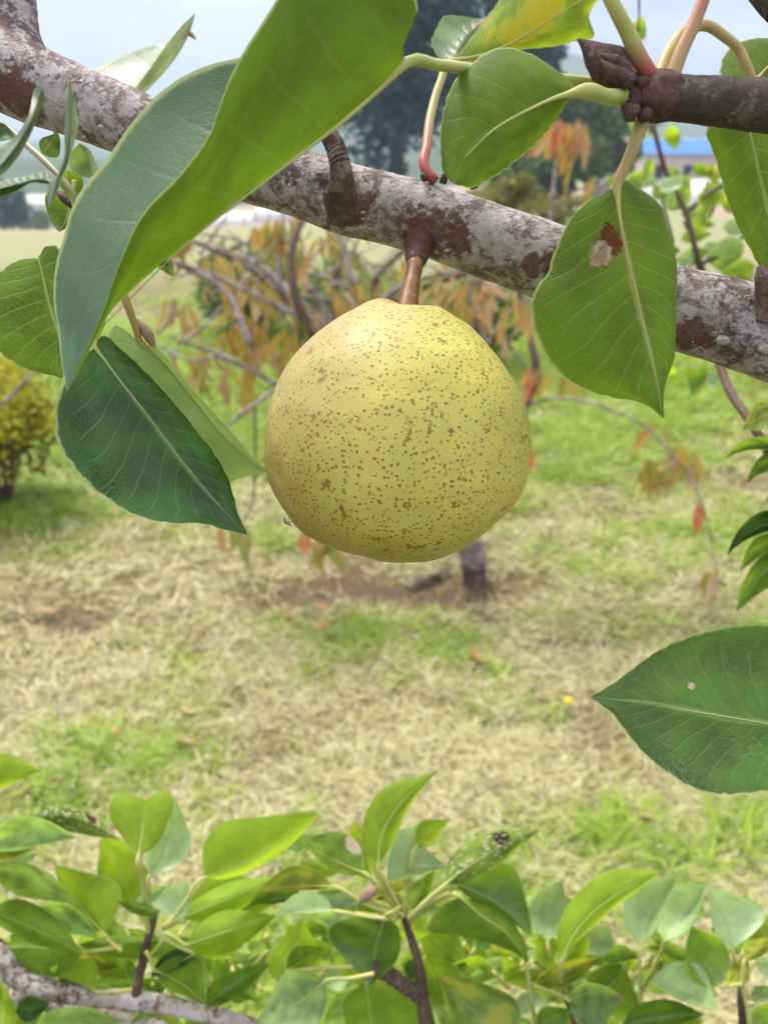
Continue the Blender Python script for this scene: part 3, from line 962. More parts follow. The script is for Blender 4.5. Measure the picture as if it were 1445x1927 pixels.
def shed(px, dist, w, dpt, h, roofm, label, rot=0.0, lift=0.0):
    x, y = far_xy(px, dist)
    t = thing('farm_shed', Vector((x, y, terr(x, y) - 0.2 + lift)), label, 'shed')
    t.rotation_euler.z = rot
    v, f = box(-w / 2, w / 2, -dpt / 2, dpt / 2, 0, h)
    mesh_obj('wall', v, f, M_WALLW, t, smooth=False)
    rh = h * 0.38; e = 0.3
    v = [(-w / 2 - e, -dpt / 2 - e, h), (w / 2 + e, -dpt / 2 - e, h), (w / 2 + e, dpt / 2 + e, h), (-w / 2 - e, dpt / 2 + e, h), (-w / 2 - e, 0, h + rh), (w / 2 + e, 0, h + rh)]
    mesh_obj('roof', v, [(0, 1, 5, 4), (2, 3, 4, 5), (0, 4, 3), (1, 2, 5), (3, 2, 1, 0)], roofm, t, smooth=False)
    k = max(2, int(w / 2.2))
    for i in range(k):
        cx = (i + 0.5) / k * w - w / 2
        v, f = box(cx - 0.4, cx + 0.4, -dpt / 2 - 0.04, -dpt / 2 - 0.005, h * 0.35, h * 0.75)
        mesh_obj('window', v, f, M_PANE, t, smooth=False)


polytunnel(1290, 62, 13, 1.6, 'white polytunnel in the field under the dark twig at right', 0.05)
polytunnel(1330, 52, 12, 1.4, 'nearer white polytunnel in the field under the dark twig at right', 0.03)
polytunnel(455, 70, 9, 1.5, 'white polytunnel seen below the big folded leaf', 0.1)
polytunnel(560, 64, 7, 1.2, 'small white polytunnel seen just below the branch beside the big folded leaf', 0.1)
shed(1262, 82, 8, 6, 3.6, M_ROOFB, 'pale farm shed with a bright blue roof under the dark twig', 0.1)
shed(1350, 95, 12, 7, 4.0, M_ROOFP, 'pale farm shed with a dull pink roof right of the blue roof', -0.1)
shed(1212, 100, 7, 6, 4.2, M_ROOFP, 'small pale building left of the blue roofed shed', 0.2)
shed(20, 215, 22, 10, 5, M_WALLW, 'long white building on the valley floor at the far left', 0.1)

# ---- pale track across the valley at left
tv, tf_ = [], []
for i in range(24):
    x = -75 + i * 4.2
    for s in (0, 1):
        y = 96 + 5 * math.sin(i * 0.2) + s * 5.5
        tv.append((x, y, terr(x, y) + 0.06))
for i in range(23):
    a = i * 2
    tf_.append((a, a + 2, a + 3, a + 1))
tag(mesh_obj('track', tv, tf_, flat_mat('track_gravel', (0.55, 0.53, 0.48), 0.9, 0.15, 0.5)), 'pale gravel track crossing the valley', None, None, 'structure')

# ------------------------------------------------------------------ peach tree in the middle distance
M_PBARK = bark_mat('peach_bark', pale=(0.42, 0.38, 0.37), red=(0.22, 0.16, 0.14), dark=(0.10, 0.07, 0.06), scale=0.12, palef=0.75, dots=False)
M_PDARK = bark_mat('peach_bark_dark', pale=(0.25, 0.20, 0.18), red=(0.12, 0.08, 0.065), dark=(0.05, 0.035, 0.03), scale=0.15, palef=0.3, dots=False)


def peach_mat(name, c, c2, tf=0.4):
    g = NT(name)
    uv = g.n('ShaderNodeUVMap').outputs[0]
    s = g.n('ShaderNodeSeparateXYZ'); g.set(s.inputs[0], uv)
    rnd = g.n('ShaderNodeObjectInfo').outputs['Random']
    cm = g.n('ShaderNodeCombineXYZ'); g.set(cm.inputs[0], s.outputs[0]); g.set(cm.inputs[1], g.math('MULTIPLY', s.outputs[1], 0.4)); g.set(cm.inputs[2], g.math('MULTIPLY', rnd, 20))
    n1 = g.noise(cm.outputs[0], 3.5, 4)
    col = g.mix(g.step(n1, 0.38, 0.62), c, c2)
    a = g.math('ABSOLUTE', g.math('MULTIPLY_ADD', s.outputs[1], 2, -1))
    col = g.mix(g.step(a, 0.03, 0.12, 0.6, 0.0), col, (0.55, 0.48, 0.22))
    d = g.principled(col, 0.5, 0.35)
    tr = g.n('ShaderNodeBsdfTranslucent'); g.set(tr.inputs['Color'], col)
    m2 = g.n('ShaderNodeMixShader'); m2.inputs[0].default_value = tf
    g.t.links.new(d, m2.inputs[1]); g.t.links.new(tr.outputs[0], m2.inputs[2])
    return g.end(m2.outputs[0])


PM = {
    'o': peach_mat('peach_leaf_orange', (0.46, 0.22, 0.07), (0.40, 0.32, 0.08)),
    'r': peach_mat('peach_leaf_red', (0.62, 0.16, 0.07), (0.6, 0.3, 0.14)),
    'y': peach_mat('peach_leaf_gold', (0.5, 0.32, 0.06), (0.42, 0.36, 0.06)),
    'g': peach_mat('peach_leaf_green', (0.24, 0.28, 0.06), (0.36, 0.36, 0.09)),
    'b': peach_mat('peach_leaf_brown', (0.40, 0.24, 0.12), (0.52, 0.34, 0.18)),
    'p': peach_mat('peach_leaf_pink', (0.6, 0.36, 0.22), (0.55, 0.42, 0.24)),
}


def peach_leaf_mesh(seed):
    r = random.Random(seed)
    n = 7
    vs, uvs = [], []
    fold = r.uniform(0.3, 0.8); curl = r.uniform(-0.25, 0.35)
    for i in range(n):
        t = i / (n - 1)
        w = 0.135 * math.sin(math.pi * t ** 0.85) ** 0.9 + 0.002
        cz = -t; cy = curl * t * t
        for s in (-1, 0, 1):
            vs.append((s * w * math.cos(fold), cy + abs(s) * w * math.sin(fold), cz)); uvs.append((t, 0.5 + 0.5 * s))
    fs = []
    for i in range(n - 1):
        for k in range(2):
            a = i * 3 + k
            fs.append((a, a + 1, a + 4, a + 3))
    return vs, fs, uvs


PEACH_MESH = {}
for mk, mm in PM.items():
    for sd_ in range(3):
        v, f, uvs = peach_leaf_mesh(sd_ * 7 + len(mk))
        o = mesh_obj('leaf', v, f, mm, None, (0, 0, 0), uvs)
        PEACH_MESH[(mk, sd_)] = o.data
        bpy.data.objects.remove(o)

base = ground_at(893, 1095)
D0 = (base - CAM).dot(FWD)
peach = thing('peach_tree', base, 'peach tree with bare grey branches and drooping orange and green leaves behind the pear', 'tree')


def pb(name, pts, r0, r1, mat, label=None, seg=7):
    pp_ = [P(*q) for q in pts]
    rr = [r0 + (r1 - r0) * i / (len(pts) - 1) for i in range(len(pts))]
    o = tube(name, pp_, rr, mat, peach, org=base, seg=seg, bump=0.12)
    if label: o['label'] = label
    return pp_


# trunk: pale whitewashed stem with a dark foot
foot = tube('trunk_foot', [base + Vector((0.0, 0.0, -0.04)), base + Vector((-0.003, 0, 0.04)), base + Vector((-0.01, 0.0, 0.09))], [0.056, 0.048, 0.05], M_PDARK, peach, org=base, seg=14, bump=0.15)
tp = [base + Vector((-0.008, 0, 0.08)), base + Vector((-0.025, 0.0, 0.16)), P(860, 1000, D0 - 0.10), P(838, 900, D0 - 0.2), P(815, 820, D0 - 0.28)]
tube('trunk', tp, [0.058, 0.053, 0.05, 0.046, 0.043], M_PBARK, peach, org=base, seg=14, bump=0.12)
DB = D0 - 0.3
B = []
BR = [
    ([(820, 840, DB), (720, 740, DB - .05), (615, 650, DB - .1), (578, 610, DB - .12), (556, 555, DB - .15), (548, 480, DB - .15), (570, 400, DB - .12), (566, 340, DB - .1)], .026, .009, M_PDARK),
    ([(820, 840, DB), (920, 800, DB), (985, 765, DB), (1008, 700, DB), (998, 640, DB + .02), (985, 590, DB + .03), (970, 500, DB)], .024, .008, M_PDARK),
    ([(575, 600, DB - .12), (500, 565, DB - .15), (430, 530, DB - .2), (350, 500, DB - .3), (290, 480, DB - .35)], .011, .005, M_PBARK),
    ([(470, 645, DB - .3), (452, 600, DB - .3), (430, 555, DB - .28), (405, 530, DB - .28), (330, 498, DB - .28)], .013, .006, M_PBARK),
    ([(520, 545, DB - .1), (470, 500, DB - .1), (420, 475, DB - .1), (350, 455, DB - .1), (310, 480, DB - .1)], .008, .004, M_PBARK),
    ([(660, 545, DB + .2), (590, 515, DB + .2), (520, 485, DB + .2), (440, 450, DB + .2), (380, 440, DB + .2)], .008, .005, M_PBARK),
    ([(665, 540, DB + .2), (648, 470, DB + .2), (630, 420, DB + .2), (600, 350, DB + .2)], .012, .006, M_PBARK),
    ([(660, 572, DB + .1), (600, 560, DB + .1), (560, 558, DB + .05)], .007, .006, M_PBARK),
    ([(620, 625, DB), (590, 590, DB), (560, 560, DB)], .010, .008, M_PBARK),
    ([(545, 720, DB - .2), (480, 760, DB - .25), (430, 800, DB - .3)], .010, .006, M_PBARK),
    ([(540, 735, DB - .1), (500, 712, DB - .12), (440, 678, DB - .2), (380, 655, DB - .22), (330, 640, DB - .3)], .011, .005, M_PBARK),
    ([(345, 645, DB - .3), (390, 610, DB - .3), (420, 575, DB - .3)], .007, .004, M_PBARK),
    ([(440, 680, DB - .3), (400, 672, DB - .3), (370, 680, DB - .3), (300, 650, DB - .3)], .006, .004, M_PBARK),
    ([(530, 545, DB - .1), (527, 490, DB - .1), (535, 430, DB - .1), (528, 390, DB - .1)], .006, .003, M_PBARK),
    ([(985, 765, DB), (1040, 750, DB - .05), (1100, 755, DB - .1), (1160, 775, DB - .12), (1220, 808, DB - .15), (1255, 845, DB - .15)], .0055, .004, M_PBARK),
    ([(1255, 845, DB - .15), (1300, 900, DB - .12), (1330, 980, DB - .12), (1345, 1060, DB - .12), (1352, 1118, DB - .12)], .0032, .0025, M_PBARK),
    ([(990, 690, DB + .02), (960, 655, DB - .05), (940, 650, DB - .1)], .006, .003, M_PBARK),
    ([(1036, 415, DB + .1), (1042, 350, DB + .1), (1050, 290, DB + .1), (1060, 240, DB + .1)], .010, .006, M_PBARK),
    ([(985, 590, DB + .03), (1010, 500, DB + .08), (1036, 415, DB + .1)], .011, .009, M_PBARK),
    ([(1040, 372, DB + .1), (1080, 360, DB + .1), (1130, 340, DB + .1)], .005, .003, M_PDARK),
    ([(-60, 800, DB + .5), (0, 765, DB + .5), (60, 705, DB + .5), (110, 650, DB + .5)], .010, .006, M_PBARK),
    ([(895, 560, DB), (905, 500, DB), (890, 420, DB)], .007, .004, M_PDARK),
    ([(985, 765, DB), (930, 700, DB), (900, 620, DB), (893, 555, DB)], .012, .007, M_PDARK),
    ([(480, 760, DB - .2), (480, 860, DB - .2), (470, 960, DB - .2), (455, 985, DB - .2)], .005, .003, M_PDARK),
]
for pts, r0, r1, mt in BR:
    pb('branch', pts, r0, r1, mt)

# drooping leaves: (pixel x, pixel y of the leaf's upper end, colours, how many, spread)
TUFT = [(318, 575, 'op', 4, 22), (340, 585, 'yo', 4, 20), (410, 490, 'oy', 6, 26), (440, 520, 'yo', 6, 24), (470, 540, 'oyp', 8, 30), (510, 560, 'pyg', 6, 24), (505, 425, 'gyo', 8, 26), (535, 420, 'go', 7, 22),
        (485, 420, 'go', 5, 18), (545, 560, 'gyb', 6, 24), (575, 590, 'yb', 6, 22), (480, 600, 'oyb', 7, 30), (450, 640, 'by', 7, 32), (400, 650, 'ybg', 8, 34), (355, 660, 'byp', 7, 30), (500, 650, 'yb', 6, 26), (540, 620, 'yg', 6, 24),
        (460, 690, 'yb', 5, 24), (395, 690, 'bg', 5, 26), (620, 590, 'go', 5, 26), (650, 560, 'yo', 6, 26), (690, 540, 'oy', 5, 24), (830, 530, 'gb', 6, 26), (870, 530, 'go', 8, 26), (905, 545, 'opb', 9, 24),
        (930, 575, 'ypb', 8, 22), (890, 580, 'yg', 6, 26), (950, 600, 'yb', 5, 20), (975, 560, 'oy', 5, 20), (915, 530, 'rp', 3, 14), (1003, 690, 'r', 3, 8), (1015, 695, 'ob', 4, 10), (1058, 700, 'y', 2, 5), (1040, 700, 'y', 1, 4), (996, 830, 'r', 1, 2),
        (1240, 800, 'oy', 3, 8), (1220, 870, 'ygo', 8, 18), (1245, 880, 'yg', 8, 18), (1262, 880, 'bg', 6, 16), (1290, 850, 'pyg', 10, 20), (1310, 860, 'gy', 5, 10), (1270, 850, 'b', 5, 16), (1316, 945, 'r', 1, 2),
        (1330, 1070, 'yb', 3, 6), (1350, 1075, 'bp', 2, 5), (1050, 225, 'oyr', 6, 16), (1075, 225, 'obr', 6, 16), (1095, 235, 'po', 4, 10), (1035, 240, 'ro', 3, 8), (1062, 270, 'y', 3, 9), (1080, 290, 'y', 2, 6),
        (455, 985, 'og', 3, 6), (412, 990, 'rb', 2, 4), (595, 1010, 'y', 5, 20), (620, 1015, 'yg', 4, 16), (585, 1000, 'rb', 3, 12), (565, 470, 'go', 4, 30), (700, 500, 'g', 4, 30), (430, 600, 'oy', 5, 30), (1120, 335, 'yg', 3, 14), (770, 540, 'go', 3, 20)]
cnt = 0
for (tx_, ty_, cs, k, sp_) in TUFT:
    for i in range(k):
        c = random.choice(cs)
        d = DB + random.uniform(-0.18, 0.12)
        p = P(tx_ + random.uniform(-sp_, sp_), ty_ + random.uniform(-sp_, sp_) * 0.7, d)
        o = bpy.data.objects.new('leaf', PEACH_MESH[(c, random.randrange(3))])
        COL.objects.link(o)
        o.parent = peach
        o.location = p - base
        sc_ = random.uniform(0.10, 0.16)
        o.scale = (sc_ * random.uniform(0.9, 1.4), sc_, sc_)
        o.rotation_euler = (random.gauss(0, 0.28), random.gauss(0, 0.28), random.uniform(0, 6.28))
        cnt += 1

# thin bare twigs of the same tree
rt_ = random.Random(31)
for (x0, x1, y0, y1, k) in ((290, 690, 410, 720, 34), (870, 1000, 490, 680, 10)):
    for i in range(k):
        x, y = rt_.uniform(x0, x1), rt_.uniform(y0, y1)
        a = rt_.choice((rt_.gauss(0.55, 0.3), rt_.gauss(-0.6, 0.35), rt_.gauss(1.5, 0.25)))
        L_ = rt_.uniform(70, 190); d = DB + rt_.uniform(-.25, .3)
        dx, dy = math.cos(a) * L_, math.sin(a) * L_
        pb('twig', [(x - dx / 2, y - dy / 2, d), (x + rt_.uniform(-9, 9), y + rt_.uniform(-9, 9), d + rt_.uniform(-.04, .04)), (x + dx / 2, y + dy / 2, d)], rt_.uniform(.0035, .006), .002, M_PBARK if rt_.random() < .75 else M_PDARK, seg=6)

# a second peach tree one row further back
b2 = ground_at(640, 830)
D2 = (b2 - CAM).dot(FWD)
peach2 = thing('peach_tree', b2, 'second peach tree one row further back with olive and orange leaves behind the pear stalk', 'tree', 'peach trees of the orchard')
peach['group'] = 'peach trees of the orchard'
r2 = random.Random(77)
tube('trunk', [b2 + Vector((0, 0, -.05)), b2 + Vector((.02, 0, .3)), b2 + Vector((-.03, .02, .62))], [.07, .055, .05], M_PBARK, peach2, org=b2, seg=12, bump=.12)
ends = []
for i in range(9):
    x, y = 300 + i * 88 + r2.uniform(-25, 25), r2.uniform(395, 520)
    d = D2 + r2.uniform(-.5, .4)
    e = P(x, y, d); st_ = b2 + Vector((-.03, .02, .58)); md = st_.lerp(e, .5) + Vector((0, 0, .12))
    tube('branch', [st_, md, e], [.032, .02, .007], M_PBARK if i % 2 else M_PDARK, peach2, org=b2, seg=8, n=18, bump=.1)
    for k in range(3):
        q = md.lerp(e, r2.uniform(0, .8)); z = q + Vector((r2.uniform(-.4, .4), r2.uniform(-.3, .3), r2.uniform(-.2, .35)))
        tube('twig', [q, q.lerp(z, .5) + Vector((0, 0, .04)), z], [.009, .006, .003], M_PBARK, peach2, org=b2, seg=6, n=10)
        ends += [q.lerp(z, t) for t in (.35, .6, .8, 1)]
    ends += [md.lerp(e, t) for t in (.5, .75, 1)]
for i in range(200):
    q = r2.choice(ends)
    o = bpy.data.objects.new('leaf', PEACH_MESH[(r2.choice('ggggyyybbop'), r2.randrange(3))])
    COL.objects.link(o)
    o.parent = peach2
    o.location = q + Vector((r2.gauss(0, .06), r2.gauss(0, .06), r2.gauss(0, .03))) - b2
    sc_ = r2.uniform(.11, .17); o.scale = (sc_ * 1.2, sc_, sc_)
    o.rotation_euler = (r2.gauss(0, .35), r2.gauss(0, .35), r2.uniform(0, 6.28))

# ---- yellow bush at the left
gb = ground_at(15, 955)
bush = thing('flowering_bush', gb, 'yellow and green bush growing at the left edge of the orchard floor', 'bush')
stems = []
for i in range(11):
    a = random.uniform(0, 6.28); r = random.uniform(0.15, 0.42); h = random.uniform(0.4, 0.75)
    stems.append(tube_geo([(0, 0, -0.02), (r * .45 * math.cos(a), r * .45 * math.sin(a), h * .4), (r * math.cos(a), r * math.sin(a), h)], [0.012, 0.009, 0.004], n=8, seg=6))
v, f = merge(stems)
mesh_obj('stem', v, f, M_PDARK, bush)
v, f, tone = crown_geo((-0.02, 0, 0.53), (0.46, 0.40, 0.40), 4200, 0.022, 75, 21)
add_tone(mesh_obj('foliage', v, f, M_FAR['yellow'], bush, smooth=False), tone)
v, f, tone = crown_geo((0.02, 0.05, 0.34), (0.36, 0.3, 0.24), 2200, 0.024, 36, 22)
add_tone(mesh_obj('foliage', v, f, M_FAR['olive'], bush, smooth=False), tone)
# hose lying on the ground
h0, h1, h2 = ground_at(20, 948), ground_at(110, 934), ground_at(260, 905)
tag(tube('hose', [q + Vector((0, 0, 0.02)) for q in (ground_at(-120, 965), h0, h1, h2, ground_at(420, 880))], [0.011] * 5, flat_mat('hose_rubber', (0.22, 0.19, 0.18), 0.5, 0.2, 30), seg=8, n=30),
    'thin dark irrigation hose lying across the ground behind the dark leaf', 'hose')
# dark stick beside the peach trunk
s0, s1 = ground_at(768, 1112), ground_at(845, 1082)
tag(tube('stick', [s0 + Vector((0, 0, 0.012)), s0.lerp(s1, .5) + Vector((0, 0, 0.02)), s1 + Vector((0, 0, 0.02))], [0.011, 0.014, 0.012], M_PDARK, seg=8, bump=0.2), 'dark fallen stick lying left of the peach trunk foot', 'stick')
s0, s1, s2 = ground_at(1285, 1588), ground_at(1350, 1612), ground_at(1440, 1634)
tag(tube('stick', [q + Vector((0, 0, 0.015)) for q in (s0, s1, s2)], [0.005, 0.007, 0.006], flat_mat('dry_stem', (0.5, 0.4, 0.28), 0.8, 0.3, 40), seg=7), 'pale dry stem lying in the grass below the large right leaf', 'stick')


def fallen(px, py, c, size, label, rz):
    g = ground_at(px, py)
    o = bpy.data.objects.new('fallen_leaf', PEACH_MESH[(c, 1)])
    COL.objects.link(o)
    o.location = g + Vector((0, 0, 0.035))
    o.scale = (size * 1.5, size, size)
    o.rotation_euler = (1.35, random.uniform(-.3, .3), rz)
    tag(o, label, 'leaf', 'fallen leaves on the orchard floor')


for q in ((905, 1262, 'o', 0.085, 'orange fallen leaf lying on the straw below the pear', 0.3), (560, 1168, 'r', 0.06, 'reddish fallen leaf, leftmost of three on the straw below the pear', 1.8),
          (615, 1160, 'r', 0.05, 'small reddish fallen leaf on the straw, topmost of the three below the pear', 0.8), (625, 1185, 'r', 0.075, 'reddish fallen leaf on the straw, lowest of the three below the pear', 2.2),
          (372, 1362, 'p', 0.06, 'pale fallen leaf on the straw left of the picture centre', 1.2), (1225, 1560, 'p', 0.05, 'whitish dry leaf in the grass below the large right leaf', 1.5),
          (110, 1165, 'b', 0.09, 'brown fallen leaf on the straw at the far left below the hose', 1.4), (232, 1400, 'r', 0.035, 'small red leaf on the straw above the notched leaf', 0.9),
          (375, 1420, 'b', 0.08, 'brown curled leaf on the straw above the broad light leaf', 1.3), (547, 1098, 'p', 0.05, 'pale pink fallen leaf under the left edge of the pear', 1.0),
          (645, 1096, 'p', 0.05, 'pale pink fallen leaf under the bottom of the pear', 1.7), (1015, 1172, 'o', 0.05, 'small orange leaf on the bare soil right of the peach trunk', .6)):
    fallen(*q)

# dandelion
g = ground_at(1065, 1352)
fl = thing('dandelion', g, 'small bright yellow dandelion flower in the straw left of the large right leaf', 'flower')
tube('flower_stalk', [(0, 0, 0), (0.003, 0, 0.03), (0, 0, 0.06)], [0.0018, 0.0016, 0.0016], M_PET, fl, n=6, seg=6)
v, f = [], []
for ring, (r, z, k) in enumerate(((0.016, 0.0, 16), (0.012, 0.004, 13), (0.007, 0.007, 9))):
    for i in range(k):
        a = 2 * math.pi * i / k + ring * 0.3
        o_ = len(v)
        c, s = math.cos(a), math.sin(a)
        v += [(0, 0, 0.06 + z), (r * .6 * c - .0022 * s, r * .6 * s + .0022 * c, 0.062 + z), (r * c, r * s, 0.061 + z * 1.3), (r * .6 * c + .0022 * s, r * .6 * s - .0022 * c, 0.062 + z)]
        f.append((o_, o_ + 1, o_ + 2, o_ + 3))
mesh_obj('flower_head', v, f, flat_mat('dandelion_petal', (0.85, 0.68, 0.01), 0.5, 0.1, 80), fl, smooth=False)

# ------------------------------------------------------------------ neighbouring pear foliage, middle distance right
nbr = thing('pear_tree', P(1330, 700, 1.05), 'blurred leafy pear twigs behind the branch at the right edge', 'tree')
for pts, r in (([(1330, 640, 1.05), (1318, 520, 1.03), (1308, 470, 1.0), (1290, 400, 1.0), (1255, 330, 1.0), (1228, 235, .98)], 5.5), ([(1310, 500, 1.02), (1370, 470, 1.0), (1420, 420, 1.0)], 4), ([(1315, 560, 1.03), (1270, 540, 1.0), (1215, 470, 1.0)], 3.5),
               ([(1290, 400, 1.0), (1340, 360, .98), (1400, 330, .98)], 3.5), ([(1200, -20, .5), (1202, 20, .5), (1200, 60, .5)], 2.2)):
    tube('branch', [P(*q) for q in pts], [r / F * pts[0][2] * (1.15 - .4 * i / (len(pts) - 1)) for i in range(len(pts))], M_TWIGB, nbr, org=nbr.location, seg=7)
NB = [(1240, 360, 1290, 330, 14, 10, 'gp'), (1255, 395, 1300, 345, 16, 14, 'g3'), (1290, 410, 1345, 425, 16, 12, 'gt'), (1280, 450, 1340, 440, 8, 14, 'g1'), (1310, 380, 1365, 370, 14, 14, 'g1'), (1345, 340, 1330, 395, 12, 14, 'gs'),
      (1330, 310, 1350, 350, 10, 10, 'gy'), (1400, 460, 1330, 480, 18, 14, 'gp'), (1420, 500, 1350, 520, 14, 16, 'g1'), (1340, 500, 1400, 470, 12, 18, 'g3'), (1370, 545, 1420, 530, 14, 14, 'g2'), (1300, 470, 1265, 505, 12, 10, 'gp'),
      (1280, 520, 1330, 540, 16, 10, 'g1'), (1225, 300, 1200, 345, 10, 8, 'g3'), (1210, 325, 1180, 355, 10, 10, 'g1'), (1262, 235, 1272, 285, 14, 12, 'g1'), (1360, 430, 1420, 420, 12, 14, 'gp'), (1250, 440, 1215, 400, 12, 14, 'g3'),
      (1270, 380, 1225, 350, 14, 12, 'gp'), (1390, 400, 1360, 360, 12, 14, 'g1'), (1220, 260, 1180, 205, 14, 8, 'g3'), (1195, 80, 1208, 30, 16, 14, 'g1'), (1290, 690, 1298, 740, 10, 6, 'g2'), (1325, 690, 1300, 745, 10, 12, 'g2'), (1350, 695, 1335, 735, 10, 12, 'gp'),
      (1265, 690, 1272, 725, 8, 6, 'g1'), (1430, 400, 1395, 440, 14, 14, 'g3'), (1300, 560, 1260, 590, 16, 12, 'g1'), (1380, 580, 1420, 600, 14, 12, 'g1')]
for (bx, by, tx_, ty_, wa, wb, mk) in NB:
    ql(nbr, mk, bx, by, tx_, ty_, wa, wb, random.uniform(0.9, 1.05) if by > 100 else 0.5, random.uniform(-6, 6), random.choice(('top', 'under')), n=8, m=2)

rn = random.Random(9)
for i in range(46):
    x, y = rn.uniform(1175, 1450), rn.uniform(310, 600)
    if y > 500 and x < 1270: continue
    an = rn.uniform(0, 6.28); L_ = rn.uniform(42, 72)
    ql(nbr, rn.choice(('g1', 'g2', 'g3', 'gp', 'gp', 'gt')), x, y, x + L_ * math.cos(an), y - L_ * .7 * math.sin(an), rn.uniform(6, 14), rn.uniform(6, 14), rn.uniform(1.0, 1.2), 3, rn.choice(('top', 'under')), n=8, m=2)
for i in range(10):
    x, y = rn.uniform(1200, 1430), rn.uniform(330, 560)
    tube('branch', [P(x, y, 1.1), P(x + rn.uniform(-30, 30), y + 40, 1.1), P(x + rn.uniform(-50, 50), y + 95, 1.12)], [.0018, .0024, .003], M_TWIGB, nbr, org=nbr.location, seg=6)

# shoot with dark curling leaves at the right edge
rs = thing('pear_shoot', P(1436, 835, 0.36), 'leafy shoot with four dark arched leaves at the right edge beside the pear', 'shoot')
tube('stem', [P(1345, 660, .40), P(1372, 735, .385), P(1405, 785, .37), P(1436, 835, .36), P(1475, 930, .36), P(1490, 1040, .36)], [.0022, .0022, .0021, .002, .002, .002], M_TWIGB, rs, org=rs.location, seg=8, bump=.1)
for a in ((1475, 848, 1360, 866, 6, 14, 18, 'g2'), (1480, 868, 1405, 912, 10, 14, 16, 'g2'), (1500, 985, 1367, 1046, 10, 22, 24, 'dark'), (1500, 1030, 1384, 1152, 24, 22, 14, 'g2'), (1490, 1010, 1392, 1075, 14, 16, 16, 'g1'), (1470, 780, 1395, 810, 18, 22, 8, 'gy'), (1475, 930, 1438, 945, 8, 8, 4, 'g1')):
    ql(rs, a[7], a[0], a[1], a[2], a[3], a[4], a[5], .35, -a[6], 'top', pet=(1478, 930 if a[1] < 1000 else 1020, .36), n=18, m=4)

# ------------------------------------------------------------------ main branch
main = thing('pear_branch', P(720, 385, 0.228), 'thick grey and brown mottled pear branch crossing above the pear', 'branch')
bp = [(-260, 60, .226, 74), (-100, 95, .226, 74), (0, 128, .226, 74), (60, 158, .226, 72), (130, 185, .226, 66), (220, 222, .226, 63), (330, 268, .227, 61), (450, 312, .228, 61), (560, 345, .229, 62), (640, 372, .229, 65), (760, 402, .229, 65), (880, 440, .229, 68),
      (1000, 482, .229, 71), (1120, 528, .228, 74), (1250, 575, .228, 77), (1350, 600, .227, 80), (1445, 630, .227, 82), (1600, 690, .227, 84), (1800, 770, .228, 86)]
tube('limb', [P(*q[:3]) for q in bp], [q[3] / F * q[2] * 0.97 for q in bp], M_BARK, main, org=main.location, seg=40, n=150, bump=0.035)
# fork rising at the left
fk = [(80, 170, .228, 60), (42, 118, .228, 54), (28, 70, .228, 46), (25, 20, .228, 44), (18, -60, .228, 44), (0, -200, .229, 44)]
tube('side_limb', [P(*q[:3]) for q in fk], [q[3] / F * q[2] for q in fk], M_BARK, main, org=main.location, seg=30, n=60, bump=0.05)
# old spur stub above the pear, with its collar and ring scars
st = [(653, 400, .2265, 42), (648, 372, .2222, 34), (645, 350, .2185, 28), (642, 328, .2158, 23), (637, 302, .2142, 20), (631, 278, .214, 18), (624, 262, .213, 17), (619, 252, .2125, 16), (616, 247, .212, 10)]
spur = tube('spur_stub', [P(*q[:3]) for q in st], [q[3] / F * q[2] for q in st], M_STUB, main, org=main.location, seg=28, n=60, bump=0.16)
rings = []
for i, t in enumerate((0.30, 0.42, 0.53, 0.64, 0.76, 0.88)):
    x, y = 642 - 22 * t * t - 2 * t, 330 - 76 * t
    c = P(x, y, .2138)
    ax = (P(x - 4 - 6 * t, y - 16, .2138) - c).normalized()
    u1 = ax.cross(FWD).normalized(); u2 = ax.cross(u1)
    r = (19.8 - 4.5 * t) / F * .214
    pts = [c + (u1 * math.cos(a) + u2 * math.sin(a)) * r for a in np.linspace(0, 2 * math.pi, 17)]
    rings.append(tube_geo(pts, [0.00028] * 17, n=32, seg=5, org=main.location, cap=False))
v, f = merge(rings)
mesh_obj('ring_scar', v, f, M_STUB, main)
# collar where the pear's stalk leaves the branch
st = [(796, 430, .2270, 48), (789, 455, .2244, 31), (784, 476, .2225, 23), (780, 498, .2190, 17)]
tube('fruit_spur', [P(*q[:3]) for q in st], [q[3] / F * q[2] for q in st], bark_mat('collar_bark', pale=(0.2, 0.14, 0.12), red=(0.11, 0.05, 0.035), dark=(0.05, 0.028, 0.022), palef=0.1, dots=False), main, org=main.location, seg=20, n=30, bump=0.2)
# bud stub at the right edge
st = [(1452, 585, .215, 36), (1450, 560, .212, 28), (1440, 535, .21, 20), (1434, 515, .209, 14), (1430, 500, .209, 6)]
tube('spur_stub', [P(*q[:3]) for q in st], [q[3] / F * q[2] for q in st], M_TWIGB, main, org=main.location, seg=16, n=30, bump=0.2)
